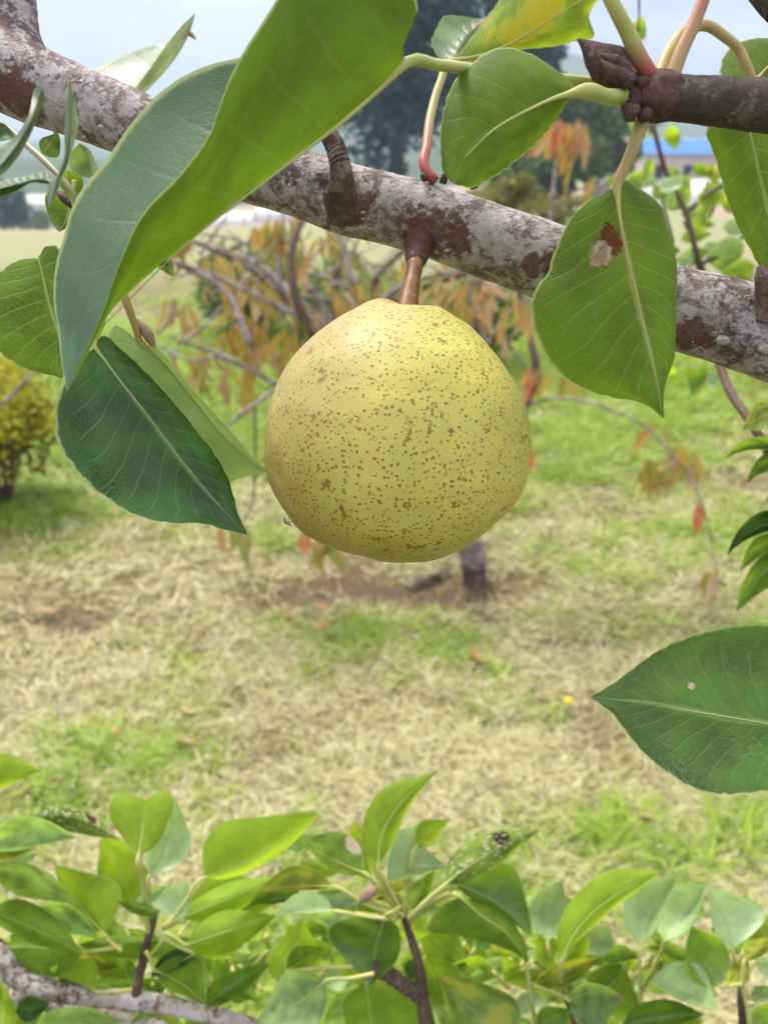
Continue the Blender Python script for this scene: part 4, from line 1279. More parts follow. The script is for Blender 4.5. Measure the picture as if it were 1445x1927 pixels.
# lenticels standing proud of the bark
M_LENT = flat_mat('lenticel_cork', (0.42, 0.38, 0.34), 0.8, 0.5, 900)
for (x, y, r) in ((683, 400, 4), (808, 403, 6), (856, 408, 6), (880, 352 + 20, 4), (840, 472, 5), (683, 412, 3), (1360, 640, 12), (1436, 655, 11), (1330, 585, 4), (1290, 545, 4), (1400, 600, 4), (190, 238, 5), (158, 258, 4), (105, 250, 4), (1090, 470, 4), (950, 430, 4), (560, 340, 3), (730, 350, 3)):
    # find where the view ray meets the limb
    k = min(range(len(bp) - 1), key=lambda i: abs((bp[i][0] + bp[i + 1][0]) / 2 - x))
    t = min(max((x - bp[k][0]) / (bp[k + 1][0] - bp[k][0]), 0), 1)
    cy = bp[k][1] + (bp[k + 1][1] - bp[k][1]) * t; rr = bp[k][3] + (bp[k + 1][3] - bp[k][3]) * t; dd_ = bp[k][2]
    off = (y - cy) * 0.94
    dz = math.sqrt(max(rr * rr - off * off, 1)) * 0.97
    c = P(x, y, dd_ - dz / F * dd_ + 0.0001)
    R_ = r / F * .21
    vs_, fs_ = [], []
    for i in range(4):
        ph_ = i / 4 * math.pi / 2
        for j in range(10):
            a = 2 * math.pi * j / 10
            vs_.append(c + (RIGHT * math.cos(a) * 1.2 + UP * math.sin(a) * .8) * R_ * math.cos(ph_) - FWD * R_ * 0.55 * math.sin(ph_) - main.location)
    for i in range(3):
        for j in range(10):
            fs_.append((i * 10 + j, i * 10 + (j + 1) % 10, (i + 1) * 10 + (j + 1) % 10, (i + 1) * 10 + j))
    fs_.append(tuple(30 + j for j in range(10)))
    mesh_obj('lenticel', vs_, fs_, M_LENT, main)

# leaves on the main branch: yellowing leaf and its pale neighbour above
hero(main, 'yellow', [(850, 116), (905, 104), (965, 80), (1025, 44), (1083, 7), (1140, -30)],
     [(850, 116), (885, 72), (925, 20), (970, -35), (1040, -70), (1100, -66), (1140, -30)],
     [(850, 116), (890, 116), (945, 97), (1029, 89), (1080, 79), (1117, 70), (1108, 28), (1125, 0), (1140, -30)], (.243, .25, .006, .008), False,
     label='yellowing leaf lit from behind', petiole=[(818, 342, .222), (800, 318, .222), (803, 275, .226), (812, 210, .235), (828, 156, .24)], pmat=M_PETR, pr=10)
hero(main, 'pale', [(850, 117), (862, 95), (880, 70), (905, 45), (940, 20)], [(850, 117), (822, 104), (812, 82), (820, 54), (835, 32), (868, 30), (910, 34), (940, 20)],
     [(850, 117), (890, 115), (920, 90), (935, 60), (940, 20)], (.247, .262, .002, .008), True, label='pale leaf with a rusty patch')
# small red bud scales where that stalk leaves the branch
for (x0, y0, x1, y1, r) in ((800, 338, 792, 325, 6), (832, 345, 842, 318, 7), (886, 352, 905, 346, 5)):
    tube('bud', [P(x0, y0, .2205), P((x0 + x1) / 2, (y0 + y1) / 2, .2195), P(x1, y1, .2195)], [r / F * .22, r / F * .22, 1 / F * .22], M_BUD, main, org=main.location, seg=10, n=10)
# leaf standing behind the branch at the upper left
hero(main, 'grey', [(240, 200), (269, 178), (305, 142), (334, 105), (354, 69), (368, 24)], [(240, 200), (252, 172), (276, 138), (320, 76), (345, 46), (368, 24)],
     [(240, 200), (185, 190), (165, 146), (196, 122), (232, 104), (276, 88), (320, 77), (350, 52), (368, 24)], (.285, .30, -.012, .016), False, label='folded leaf standing up behind the branch')
tube('bud', [P(352, 62, .297), P(362, 66, .297), P(369, 75, .297)], [.0008, .001, .0002], M_PETO, main, org=main.location, seg=6, n=6)

# ------------------------------------------------------------------ leaves of the left twig
lt = thing('pear_shoot', P(60, 280, 0.20), 'leafy twig hanging under the left end of the branch beside the pear', 'shoot')
tube('stem', [P(-60, 200, .2), P(20, 245, .198), P(47, 269, .196), P(91, 309, .192), P(120, 340, .19), P(138, 363, .19), P(150, 400, .192), P(170, 470, .20), P(195, 545, .206)], [.0009] * 4 + [.0008] * 3 + [.0007] * 2, M_PETD, lt, org=lt.location, seg=8, n=50)
hero(lt, 'grey', [(-40, 340), (0, 312), (30, 275), (58, 228), (80, 166)], [(-40, 340), (0, 278), (24, 262), (54, 218), (76, 164), (80, 166)], [(-40, 340), (0, 332), (30, 302), (56, 258), (74, 214), (84, 172), (80, 166)], (.135, .13, .004, .003), True,
     label='narrow greyed leaf close to the camera', jag=0)
hero(lt, 'grey', [(93, 392), (108, 340), (125, 300), (132, 230), (131, 146)], [(93, 392), (90, 350), (118, 318), (122, 260), (125, 190), (131, 146)], [(93, 392), (112, 352), (128, 312), (140, 272), (148, 232), (144, 200), (131, 146)], (.14, .135, .004, .006), True,
     label='narrow greyed leaf standing on edge close to the camera', jag=0)
hero(lt, 'dark', [(112, 350), (80, 338), (40, 345), (0, 355), (-50, 366)], [(112, 350), (95, 325), (55, 331), (0, 341), (-50, 352)], [(112, 350), (85, 346), (60, 344), (36, 358), (0, 372), (-50, 384)], (.142, .14, .003, .003), True, label='dark curled leaf edge close to the camera', jag=0)
ql(lt, 'left', 135, 362, 112, 437, 18, 42, .205, 6, 'under', n=24, m=5, pet=(140, 340))
ql(lt, 'left', 80, 290, 110, 250, 14, 22, .215, 0, 'under', n=16, m=4)
ql(lt, 'dark', -30, 255, 30, 262, 22, 10, .15, 4, 'top', n=16, m=4)
ql(lt, 'soft', 150, 270, 190, 335, 8, 34, .235, 0, 'under', n=18, m=4)
ql(lt, 'left', 120, 320, 150, 390, 20, 14, .21, 0, 'under', n=16, m=4)
tube('bud', [P(108, 362, .2), P(122, 374, .199), P(136, 392, .199)], [3 / F * .2, 8 / F * .2, 2 / F * .2], M_BUD, lt, org=lt.location, seg=8, n=10)
hero(lt, 'left', [(75, 487), (84, 527), (98, 578), (112, 620), (121, 655), (119, 712)], [(75, 487), (60, 486), (36, 490), (0, 512), (-45, 560), (-40, 625), (0, 664), (54, 696), (95, 706), (119, 712)],
     [(75, 487), (85, 464), (104, 462), (116, 520), (124, 580), (128, 640), (119, 712)], (.205, .207, .004, -.006), False, label='backlit leaf with a fine net of veins at the left edge', petiole=[(150, 455, .207), (112, 472, .206)], pr=6)
hero(lt, 'soft', [(266, 645), (306, 679), (360, 744), (414, 812), (468, 862), (505, 888)], [(266, 645), (214, 612), (206, 660), (255, 740), (325, 830), (395, 890), (428, 906), (468, 896), (505, 888)],
     [(266, 645), (290, 653), (342, 707), (389, 761), (432, 807), (475, 858), (505, 888)], (.214, .214, .006, -.006), False, label='pale soft leaf hanging behind the dark one', petiole=[(226, 535, .205), (241, 574, .207), (255, 614, .211)], pmat=M_PETO, pr=8)
tube('stipule', [P(258, 600, .213), P(276, 625, .213), P(294, 660, .214)], [.0004, .0016, .0003], flat_mat('dry_stipule', (0.34, 0.24, 0.16), .7, .3, 300), lt, org=lt.location, seg=8, n=10)
hero(lt, 'dark', [(180, 653), (223, 711), (288, 794), (342, 866), (381, 916), (425, 963), (466, 1007)],
     [(180, 653), (140, 690), (115, 735), (104, 790), (109, 830), (128, 868), (166, 913), (202, 941), (252, 970), (317, 985), (389, 986), (425, 997), (466, 1007)],
     [(180, 653), (191, 632), (230, 657), (273, 697), (324, 751), (367, 805), (399, 844), (421, 880), (435, 916), (446, 959), (466, 1007)], (.196, .199, -.004, -.004), True,
     label='dark glossy leaf hanging left of the pear', petiole=[(200, 560, .206), (192, 610, .2)], pr=6, bulge=0.14)
ql(lt, 'left', 300, 470, 328, 522, 10, 14, .24, 0, 'under', n=12, m=3)
tube('bud', [P(305, 490, .239), P(316, 497, .239)], [.0018, .0006], M_TWIG, lt, org=lt.location, seg=8, n=6)

# ------------------------------------------------------------------ dark twig at the upper right with its leaves
tw = thing('pear_twig', P(1210, 185, 0.178), 'dark twig tip with a bud and fanned leaves at the upper right', 'twig')
tk = [(1195, 188, .178, 22), (1212, 186, .178, 34), (1232, 184, .178, 42), (1262, 184, .178, 41), (1330, 190, .178, 42), (1400, 196, .178, 45), (1480, 202, .178, 47), (1650, 215, .18, 50)]
tube('stem', [P(*q[:3]) for q in tk], [q[3] / F * q[2] for q in tk], M_TWIG, tw, org=tw.location, seg=24, n=70, bump=.07)
kn = [(1172, 190, .1765, 10), (1180, 190, .1765, 22), (1192, 190, .177, 29), (1206, 188, .177, 33), (1224, 186, .177, 37), (1242, 184, .177, 43), (1252, 184, .1775, 42), (1262, 184, .178, 40)]
tube('bud_scar', [P(*q[:3]) for q in kn], [q[3] / F * q[2] for q in kn], M_BUD, tw, org=tw.location, seg=26, n=70, bump=.30, seed=3)
for (x, y, r, sd2) in ((1186, 210, 17, 1), (1212, 216, 13, 2), (1206, 158, 13, 3)):
    tube('bud_scale', [P(x - 10, y - 4, .1745), P(x, y, .1737), P(x + 12, y + 3, .1748)], [r * .5 / F * .173, r / F * .173, r * .45 / F * .173], M_BUD, tw, org=tw.location, seg=14, n=18, bump=.35, seed=sd2)
bd = [(1205, 165, .18, 20), (1180, 148, .179, 36), (1150, 128, .178, 38), (1120, 104, .178, 24), (1100, 84, .178, 10), (1086, 73, .178, 2)]
bud = tube('bud', [P(*q[:3]) for q in bd], [q[3] / F * q[2] for q in bd], M_BUD, tw, org=tw.location, seg=18, n=30, bump=.1)
for (w0, sgn) in ((26, 1), (22, -1)):
    pts = [(1190, 150 + 6 * sgn, .172), (1160, 128 + 10 * sgn, .1715), (1130, 108 + 6 * sgn, .1725)]
    tube('bud_scale', [P(*q) for q in pts], [w0 * .5 / F * .175, w0 * .55 / F * .175, .0003], M_BUD, bud, org=tw.location, seg=10, n=12, bump=.15)
BLp = dict(petiole=[(1188, 165, .186), (1050, 150, .185), (950, 138, .182), (885, 130, .174), (820, 122, .158)], pmat=M_PET, pr=11)
hero(tw, 'big', [(764, 118), (690, 190), (620, 250), (530, 318), (450, 376), (363, 450), (316, 487), (254, 541), (214, 580), (182, 634), (160, 676), (127, 738)],
     [(764, 118), (757, 82), (770, 44), (787, 16), (760, -30), (660, -70), (560, -50), (500, 33), (450, 113), (429, 156), (389, 262), (349, 316), (262, 414), (236, 469), (214, 527), (196, 581), (174, 634), (152, 680), (127, 738)],
     [(764, 118), (720, 70), (640, 30), (540, 40), (455, 108), (411, 117), (352, 140), (302, 174), (247, 233), (200, 302), (160, 349), (138, 385), (120, 447), (104, 509), (102, 567), (111, 625), (115, 672), (127, 738)],
     (.151, .149, -.010, .018), False, label='big folded leaf close to the camera', n=60, m=9, jag=0.00008, bulge=.06, **BLp)
hero(tw, 'oval', [(1090, 172), (1040, 186), (945, 236), (890, 270), (855, 346)], [(1090, 172), (1065, 146), (1018, 113), (981, 95), (945, 89), (900, 109), (853, 156), (832, 218), (829, 285), (838, 330), (855, 346)],
     [(1090, 172), (1068, 190), (1047, 225), (1010, 269), (967, 305), (922, 338), (885, 353), (855, 346)], (.166, .166, .005, .005), False, label='oval leaf pointing left from the dark twig', petiole=[(1186, 182, .178), (1140, 182, .171)], pr=14.5)
hero(tw, 'hole', [(1160, 350), (1164, 400), (1173, 450), (1186, 510), (1195, 550), (1210, 610), (1222, 655), (1232, 700), (1249, 788)],
     [(1160, 350), (1148, 356), (1119, 371), (1079, 403), (1058, 436), (1043, 476), (1029, 516), (1003, 549), (998, 581), (1007, 628), (1028, 675), (1063, 714), (1111, 738), (1160, 750), (1201, 756), (1229, 772), (1249, 788)],
     [(1160, 350), (1178, 338), (1196, 351), (1221, 367), (1243, 385), (1254, 422), (1268, 461), (1274, 509), (1272, 581), (1271, 636), (1267, 680), (1256, 706), (1248, 735), (1249, 788)], (.184, .19, .003, .012), False,
     label='leaf with a brown dead spot hanging from the dark twig', petiole=[(1207, 228, .178), (1196, 265, .179), (1178, 309, .182)], pmat=M_PETO, pr=13, bulge=.12)
hero(tw, 'hang', [(1400, 205), (1425, 320), (1450, 430), (1465, 520), (1475, 610)], [(1400, 205), (1350, 205), (1328, 242), (1345, 298), (1363, 363), (1388, 429), (1414, 476), (1434, 520), (1475, 610)],
     [(1400, 205), (1490, 240), (1530, 330), (1535, 440), (1510, 540), (1475, 610)], (.205, .21, .004, .004), False, label='large leaf hanging down at the right edge', petiole=[(1330, 190, .18), (1370, 180, .195)], pr=9)
hero(tw, 'hang', [(1418, 156), (1440, 130), (1480, 100), (1530, 80)], [(1418, 156), (1375, 165), (1355, 142), (1358, 112), (1378, 86), (1410, 74), (1450, 72), (1500, 74), (1530, 80)], [(1418, 156), (1450, 175), (1490, 150), (1530, 80)], (.19, .2, .004, .002), False,
     label='rounded leaf behind its arching stalk at the upper right', petiole=[(1262, 140, .178), (1290, 80, .18), (1312, 48, .182), (1337, 51, .184), (1363, 69, .185), (1388, 91, .187), (1406, 127, .188)], pmat=M_PETO, pr=11)
for pts, r, mt in (([(1222, 145, .176), (1200, 105, .174), (1180, 60, .172), (1158, 18, .17), (1120, -60, .17)], 14, M_PETR), ([(1262, 150, .177), (1280, 100, .176), (1305, 45, .175), (1325, -5, .174), (1350, -80, .174)], 12, M_PETP),
                   ([(1238, 148, .18), (1260, 95, .182), (1285, 62, .184), (1310, 48, .186)], 11, M_PETO)):
    tube('leaf_stalk', [P(*q) for q in pts], [r * (1.2 - .35 * i / (len(pts) - 1)) / F * q[2] for i, q in enumerate(pts)], mt, tw, org=tw.location, seg=12, n=30)
# upright leaves those stalks carry, above the picture
ql(tw, 'hang', 1120, -60, 960, -300, 70, 60, .17, 0, 'under', n=24, m=5)
ql(tw, 'hang', 1350, -80, 1430, -350, 70, 60, .174, 0, 'under', n=24, m=5)
tube('side_twig', [P(1500, 60, .19), P(1460, 30, .19), P(1425, -10, .19), P(1380, -80, .19)], [.002, .0022, .0022, .002], M_TWIG, tw, org=tw.location, seg=10)

# ------------------------------------------------------------------ large leaf at the lower right
rl = thing('pear_shoot', P(1640, 1400, 0.222), 'shoot carrying one large glossy leaf that points left at the right edge', 'shoot')
hero(rl, 'glossy', [(1600, 1390), (1530, 1378), (1445, 1362), (1370, 1353), (1293, 1336), (1216, 1322), (1110, 1312)], [(1600, 1390), (1580, 1250), (1510, 1185), (1445, 1173), (1360, 1180), (1293, 1198), (1241, 1222), (1190, 1258), (1149, 1289), (1110, 1312)],
     [(1600, 1390), (1590, 1440), (1520, 1480), (1445, 1490), (1401, 1495), (1350, 1497), (1303, 1485), (1262, 1459), (1221, 1428), (1185, 1387), (1149, 1340), (1110, 1312)], (.212, .202, .006, -.012), True, label='large glossy leaf pointing left', n=56, m=9, bulge=.1,
     petiole=[(1700, 1415, .216), (1650, 1402, .214)], pr=7)
tube('stem', [P(1700, 1415, .216), P(1740, 1330, .22), P(1760, 1150, .23)], [.0016, .0018, .002], M_TWIGB, rl, org=rl.location, seg=8)

# ------------------------------------------------------------------ low branch and shoots along the bottom
lb = thing('pear_branch', P(156, 1874, .43), 'low pale branch at the bottom left with a spray of bright leaves', 'branch')
LBP = [(-160, 1690, .43, 20), (0, 1798, .43, 20), (35, 1838, .43, 19), (86, 1860, .43, 18), (156, 1874, .43, 17), (242, 1881, .43, 17), (311, 1891, .43, 16), (380, 1905, .43, 15), (467, 1928, .43, 14), (600, 1970, .43, 13)]
tube('limb', [P(*q[:3]) for q in LBP], [q[3] / F * q[2] for q in LBP], M_BARKLOW, lb, org=lb.location, seg=18, n=70, bump=.08)
tube('side_limb', [P(-40, 1850, .47), P(100, 1890, .47), P(215, 1917, .47), P(311, 1932, .47), P(420, 1970, .47)], [.0052, .005, .0046, .0042, .004], M_BARKLOW, lb, org=lb.location, seg=14, n=40, bump=.08)
tube('spur', [P(256, 1872, .43), P(262, 1840, .428), P(270, 1805, .425), P(278, 1770, .422), P(292, 1722, .42)], [.0034, .0027, .0028, .0024, .002], M_TWIGB, lb, org=lb.location, seg=12, n=30, bump=.16)
HL = (285, 1745)
LB = [  # material, base, tip, half widths, depth, bend, face, stalk end
    ('g1', -60, 1470, 78, 1451, 30, 24, .41, 8, 'under', None), ('gs', 58, 1540, 224, 1581, 16, 26, .40, 22, 'under', None), ('g3', -30, 1596, 147, 1577, 36, 14, .40, 8, 'top', None), ('gy', -30, 1606, 82, 1585, 8, 16, .41, 0, 'under', None),
    ('gp', -30, 1648, 73, 1607, 20, 16, .42, 4, 'top', None), ('g3', -20, 1632, 146, 1702, 24, 26, .40, 8, 'under', None), ('gp', 283, 1645, 330, 1502, 22, 36, .43, -10, 'top', (284, 1735)), ('g1', 250, 1700, 195, 1560, 34, 40, .435, 0, 'under', HL),
    ('g1', 196, 1757, 103, 1627, 12, 60, .41, 6, 'under', (230, 1790)), ('g2', -20, 1716, 153, 1797, 38, 22, .405, 8, 'under', None), ('g3', 78, 1708, 188, 1768, 20, 22, .42, 8, 'top', None), ('g2', 158, 1790, -20, 1783, 46, 14, .42, -4, 'under', (230, 1780)),
    ('g2', 300, 1770, 148, 1777, 28, 12, .43, 0, 'under', None), ('g2', 372, 1780, 283, 1800, 8, 22, .42, 0, 'under', (395, 1772)), ('g1', 383, 1652, 600, 1531, 66, 16, .39, -14, 'under', (318, 1742)), ('g1', 352, 1730, 505, 1662, 40, 18, .43, 6, 'under', (310, 1748)),
    ('g1', 340, 1728, 535, 1650, 24, 22, .415, 0, 'under', (306, 1748)), ('gp', 333, 1730, 352, 1660, 40, 14, .405, 0, 'top', (304, 1745)), ('g2', 302, 1716, 219, 1695, 14, 5, .40, 0, 'under', None), ('g1', 352, 1778, 520, 1722, 30, 34, .40, 0, 'under', (310, 1755)),
    ('dark', 366, 1796, 284, 1838, 10, 24, .41, 0, 'top', (300, 1760)), ('g2', 292, 1826, 388, 1893, 46, 16, .41, 8, 'under', (275, 1790)), ('g2', 386, 1892, 508, 1814, 22, 20, .42, 4, 'top', None), ('g1', 182, 1866, 92, 1822, 12, 38, .42, 0, 'under', (250, 1862)),
    ('gy', 95, 1822, 226, 1818, 24, 22, .435, 0, 'top', None), ('g2', 252, 1872, 228, 1795, 50, 22, .45, 0, 'under', None), ('dark', 30, 1905, 95, 1888, 18, 20, .42, 0, 'top', None), ('g3', 66, 1930, 232, 1924, 28, 20, .40, 0, 'top', None), ('g1', 5, 1945, 2, 1845, 10, 22, .40, 0, 'under', None),
    ('g2', 20, 1760, 110, 1812, 20, 20, .45, 0, 'under', None), ('g2', 210, 1850, 300, 1905, 20, 24, .46, 0, 'top', None), ('g3', 300, 1800, 240, 1745, 12, 20, .44, 0, 'top', None), ('gp', 255, 1700, 330, 1668, 14, 12, .46, 0, 'top', None),
    ('g2', 90, 1850, 20, 1880, 16, 20, .46, 0, 'top', None), ('g1', 330, 1790, 420, 1770, 14, 20, .46, 0, 'top', None), ('g2', 170, 1720, 250, 1780, 18, 22, .47, 0, 'under', None),
    ('g1', 400, 1690, 520, 1700, 20, 24, .46, 0, 'under', None), ('g2', 40, 1920, 130, 1960, 20, 20, .45, 0, 'top', None), ('g3', -30, 1690, 40, 1725, 16, 20, .44, 0, 'top', None), ('g2', 350, 1920, 420, 1975, 22, 20, .46, 0, 'top', None)]
for (mk, bx, by, tx_, ty_, wa, wb, d, be, sh, pe) in LB:
    ql(lb, mk, bx, by, tx_, ty_, wa, wb, d + random.uniform(-.006, .006), be, sh, dd=random.uniform(-.012, .012), pet=pe, n=20, m=4)
hero(lb, 'g1', [(261, 1611), (268, 1570), (274, 1530), (277, 1506)], [(261, 1611), (228, 1572), (207, 1540), (209, 1505), (225, 1491), (250, 1497), (277, 1506)], [(261, 1611), (296, 1590), (318, 1545), (328, 1505), (315, 1487), (296, 1491), (277, 1506)], (.405, .425, .004, .004), False,
     n=24, m=5, label='notched leaf standing upright', petiole=[(280, 1755, .42), (274, 1700, .415), (268, 1650, .41)], pr=5)

ms_ = thing('pear_shoot', P(793, 1880, .41), 'middle shoot at the bottom with a tall upright leaf and a leaf full of holes', 'shoot')
tube('stem', [P(812, 1960, .41), P(804, 1927, .41), P(795, 1882, .41), P(789, 1820, .41), P(778, 1780, .41), P(766, 1743, .41), P(752, 1702, .41)], [.0046, .0044, .004, .0026, .0024, .002, .0012], M_TWIGB, ms_, org=ms_.location, seg=14, n=50, bump=.2)
tube('spur', [P(793, 1876, .41), P(765, 1856, .408), P(739, 1838, .406), P(716, 1822, .405), P(708, 1806, .405)], [.0042, .004, .004, .0042, .0018], M_TWIGB, ms_, org=ms_.location, seg=14, n=36, bump=.28)
ST = (760, 1724); SP = (712, 1828)
MB_ = [
    ('g1', 705, 1655, 664, 1545, 26, 20, .42, 0, 'under', ST), ('gb', 685, 1642, 563, 1580, 16, 44, .41, 4, 'under', ST), ('g2', 572, 1598, 508, 1574, 10, 18, .43, 0, 'top', None), ('g1', 783, 1592, 845, 1543, 20, 16, .41, 4, 'under', ST),
    ('gp', 728, 1656, 840, 1632, 52, 6, .395, 6, 'top', (752, 1710)), ('gy', 700, 1692, 775, 1660, 18, 10, .40, 0, 'under', ST), ('gp', 736, 1625, 800, 1550, 26, 20, .43, 0, 'top', ST), ('gs', 838, 1664, 1016, 1562, 34, 24, .385, 10, 'under', (768, 1728)),
    ('g1', 852, 1672, 965, 1645, 22, 14, .41, 6, 'under', (766, 1730)), ('g2', 858, 1664, 1000, 1762, 56, 14, .40, 14, 'top', (770, 1725)), ('g2', 725, 1722, 698, 1853, 38, 72, .39, -4, 'top', (755, 1705)),
    ('g1', 518, 1842, 570, 1732, 30, 48, .42, -8, 'under', None), ('g2', 540, 1825, 612, 1783, 22, 18, .41, 0, 'under', (700, 1820)), ('g3', 612, 1846, 480, 1938, 42, 46, .385, 6, 'top', (704, 1832)), ('g2', 690, 1850, 706, 2000, 80, 44, .42, 0, 'under', SP),
    ('g1', 738, 1852, 795, 1990, 42, 26, .43, 0, 'under', SP), ('gy', 965, 1965, 825, 1836, 42, 56, .385, 4, 'top', None), ('g2', 835, 1890, 800, 1800, 30, 44, .44, 0, 'under', None), ('gp', 628, 1714, 516, 1723, 5, 30, .395, -6, 'top', (745, 1730)),
    ('g3', 672, 1702, 578, 1688, 14, 20, .41, 0, 'top', ST), ('gp', 672, 1718, 608, 1690, 14, 24, .405, 0, 'top', ST), ('g2', 718, 1726, 652, 1712, 12, 18, .40, 0, 'under', ST), ('g2', 572, 1690, 465, 1706, 6, 24, .42, -6, 'top', None), ('gy', 628, 1668, 474, 1682, 6, 30, .40, -6, 'under', (740, 1725)),
    ('gp', 660, 1740, 605, 1732, 14, 18, .43, 0, 'top', None), ('g2', 772, 1712, 818, 1638, 18, 12, .42, 0, 'under', None), ('g1', 700, 1840, 628, 1800, 22, 26, .44, 0, 'under', SP), ('g2', 640, 1900, 740, 1890, 30, 26, .45, 0, 'under', None),
    ('g2', 800, 1750, 880, 1830, 26, 26, .46, 0, 'under', None), ('g1', 690, 1870, 610, 1920, 22, 24, .43, 0, 'top', SP), ('g3', 780, 1690, 850, 1720, 16, 12, .43, 0, 'top', ST), ('g2', 560, 1760, 640, 1760, 20, 20, .47, 0, 'top', None),
    ('g1', 640, 1640, 560, 1625, 14, 16, .45, 0, 'under', None), ('g2', 900, 1900, 850, 1960, 30, 24, .45, 0, 'under', None), ('g1', 760, 1900, 700, 1960, 30, 30, .46, 0, 'under', None)]
for (mk, bx, by, tx_, ty_, wa, wb, d, be, sh, pe) in MB_:
    ql(ms_, mk, bx, by, tx_, ty_, wa, wb, d + random.uniform(-.006, .006), be, sh, dd=random.uniform(-.012, .012), pet=pe, n=20, m=4)
hero(ms_, 'g1', [(712, 1626), (716, 1580), (740, 1530), (780, 1485), (826, 1448)], [(712, 1626), (682, 1592), (684, 1541), (709, 1495), (755, 1466), (792, 1461), (826, 1448)], [(712, 1626), (734, 1598), (766, 1526), (793, 1484), (826, 1448)], (.395, .40, .006, .016), False,
     n=26, m=5, label='tall upright light green leaf', petiole=[(756, 1712, .41), (725, 1670, .4)], pr=5)
hero(ms_, 'g2', [(866, 1688), (905, 1722), (956, 1758), (995, 1812)], [(866, 1688), (920, 1700), (960, 1730), (985, 1770), (995, 1812)], [(866, 1688), (832, 1704), (803, 1748), (869, 1762), (926, 1777), (975, 1797), (995, 1812)], (.385, .39, .02, .004), False,
     n=24, m=5, label='dark drooping leaf seen from below', petiole=[(770, 1735, .41), (820, 1695, .4)], pr=5)
tube('dry_husk', [P(675, 1700, .40), P(690, 1684, .398), P(712, 1668, .398)], [.0008, .0035, .001], flat_mat('husk', (0.36, 0.24, 0.17), .8, .4, 200), ms_, org=ms_.location, seg=8, n=10, bump=.3)

rs2 = thing('pear_shoot', P(1100, 1935, .42), 'right shoot at the bottom with a long arched leaf and leaves with a painted pale sheen', 'shoot')
tube('stem', [P(1095, 1990, .42), P(1085, 1930, .42), P(1068, 1880, .42), P(1055, 1835, .42)], [.003, .0026, .0022, .0016], M_TWIGB, rs2, org=rs2.location, seg=10, n=24, bump=.18)
tube('leaf_stalk', [P(990, 1815, .40), P(996, 1860, .405), P(1004, 1912, .41), P(1010, 1960, .42)], [.0012, .0012, .0013, .0014], M_PET, rs2, org=rs2.location, seg=8)
RS = (1068, 1880)
RB = [
    ('gp', 1030, 1770, 1058, 1655, 38, 24, .42, 4, 'top', RS), ('gp', 1110, 1795, 1145, 1738, 22, 26, .45, 0, 'top', None), ('gy', 1005, 1852, 1132, 1802, 16, 20, .40, 0, 'top', RS), ('g2', 1134, 1806, 1208, 1803, 16, 10, .41, 6, 'top', None),
    ('gt', 1068, 1884, 1172, 1880, 16, 56, .385, 14, 'top', RS), ('g2', 1100, 1846, 1205, 1900, 46, 40, .41, 0, 'under', RS), ('g1', 1055, 1818, 1005, 1758, 20, 26, .41, 0, 'under', RS), ('g1', 1050, 1812, 1110, 1762, 20, 24, .43, 0, 'under', RS), ('g2', 1035, 1852, 948, 1846, 12, 24, .42, 0, 'under', RS),
    ('gp', 1080, 1866, 1180, 1810, 14, 22, .42, 0, 'top', RS), ('g2', 1170, 1928, 1325, 1910, 30, 22, .40, 4, 'top', None), ('g1', 1130, 1900, 1080, 1960, 30, 24, .41, 0, 'top', None), ('gp', 970, 1880, 1040, 1900, 18, 16, .43, 0, 'top', None), ('g2', 1010, 1930, 1075, 1900, 20, 22, .40, 0, 'top', None),
    ('g1', 970, 1850, 945, 1800, 12, 18, .44, 0, 'under', None), ('g2', 1180, 1890, 1240, 1930, 20, 20, .45, 0, 'under', None), ('g3', 960, 1920, 1010, 1975, 20, 20, .43, 0, 'top', None)]
for (mk, bx, by, tx_, ty_, wa, wb, d, be, sh, pe) in RB:
    ql(rs2, mk, bx, by, tx_, ty_, wa, wb, d + random.uniform(-.006, .006), be, sh, dd=random.uniform(-.012, .012), pet=pe, n=20, m=4)
hero(rs2, 'g1', [(1056, 1808), (1085, 1750), (1130, 1705), (1185, 1668), (1245, 1638)], [(1056, 1808), (1047, 1760), (1070, 1701), (1111, 1656), (1160, 1634), (1208, 1636), (1245, 1638)], [(1056, 1808), (1076, 1777), (1111, 1746), (1153, 1708), (1204, 1670), (1245, 1638)], (.395, .40, .006, .018), False,
     n=28, m=5, label='long arched leaf seen from below', petiole=[(1062, 1860, .42), (1052, 1830, .40)], pr=5)

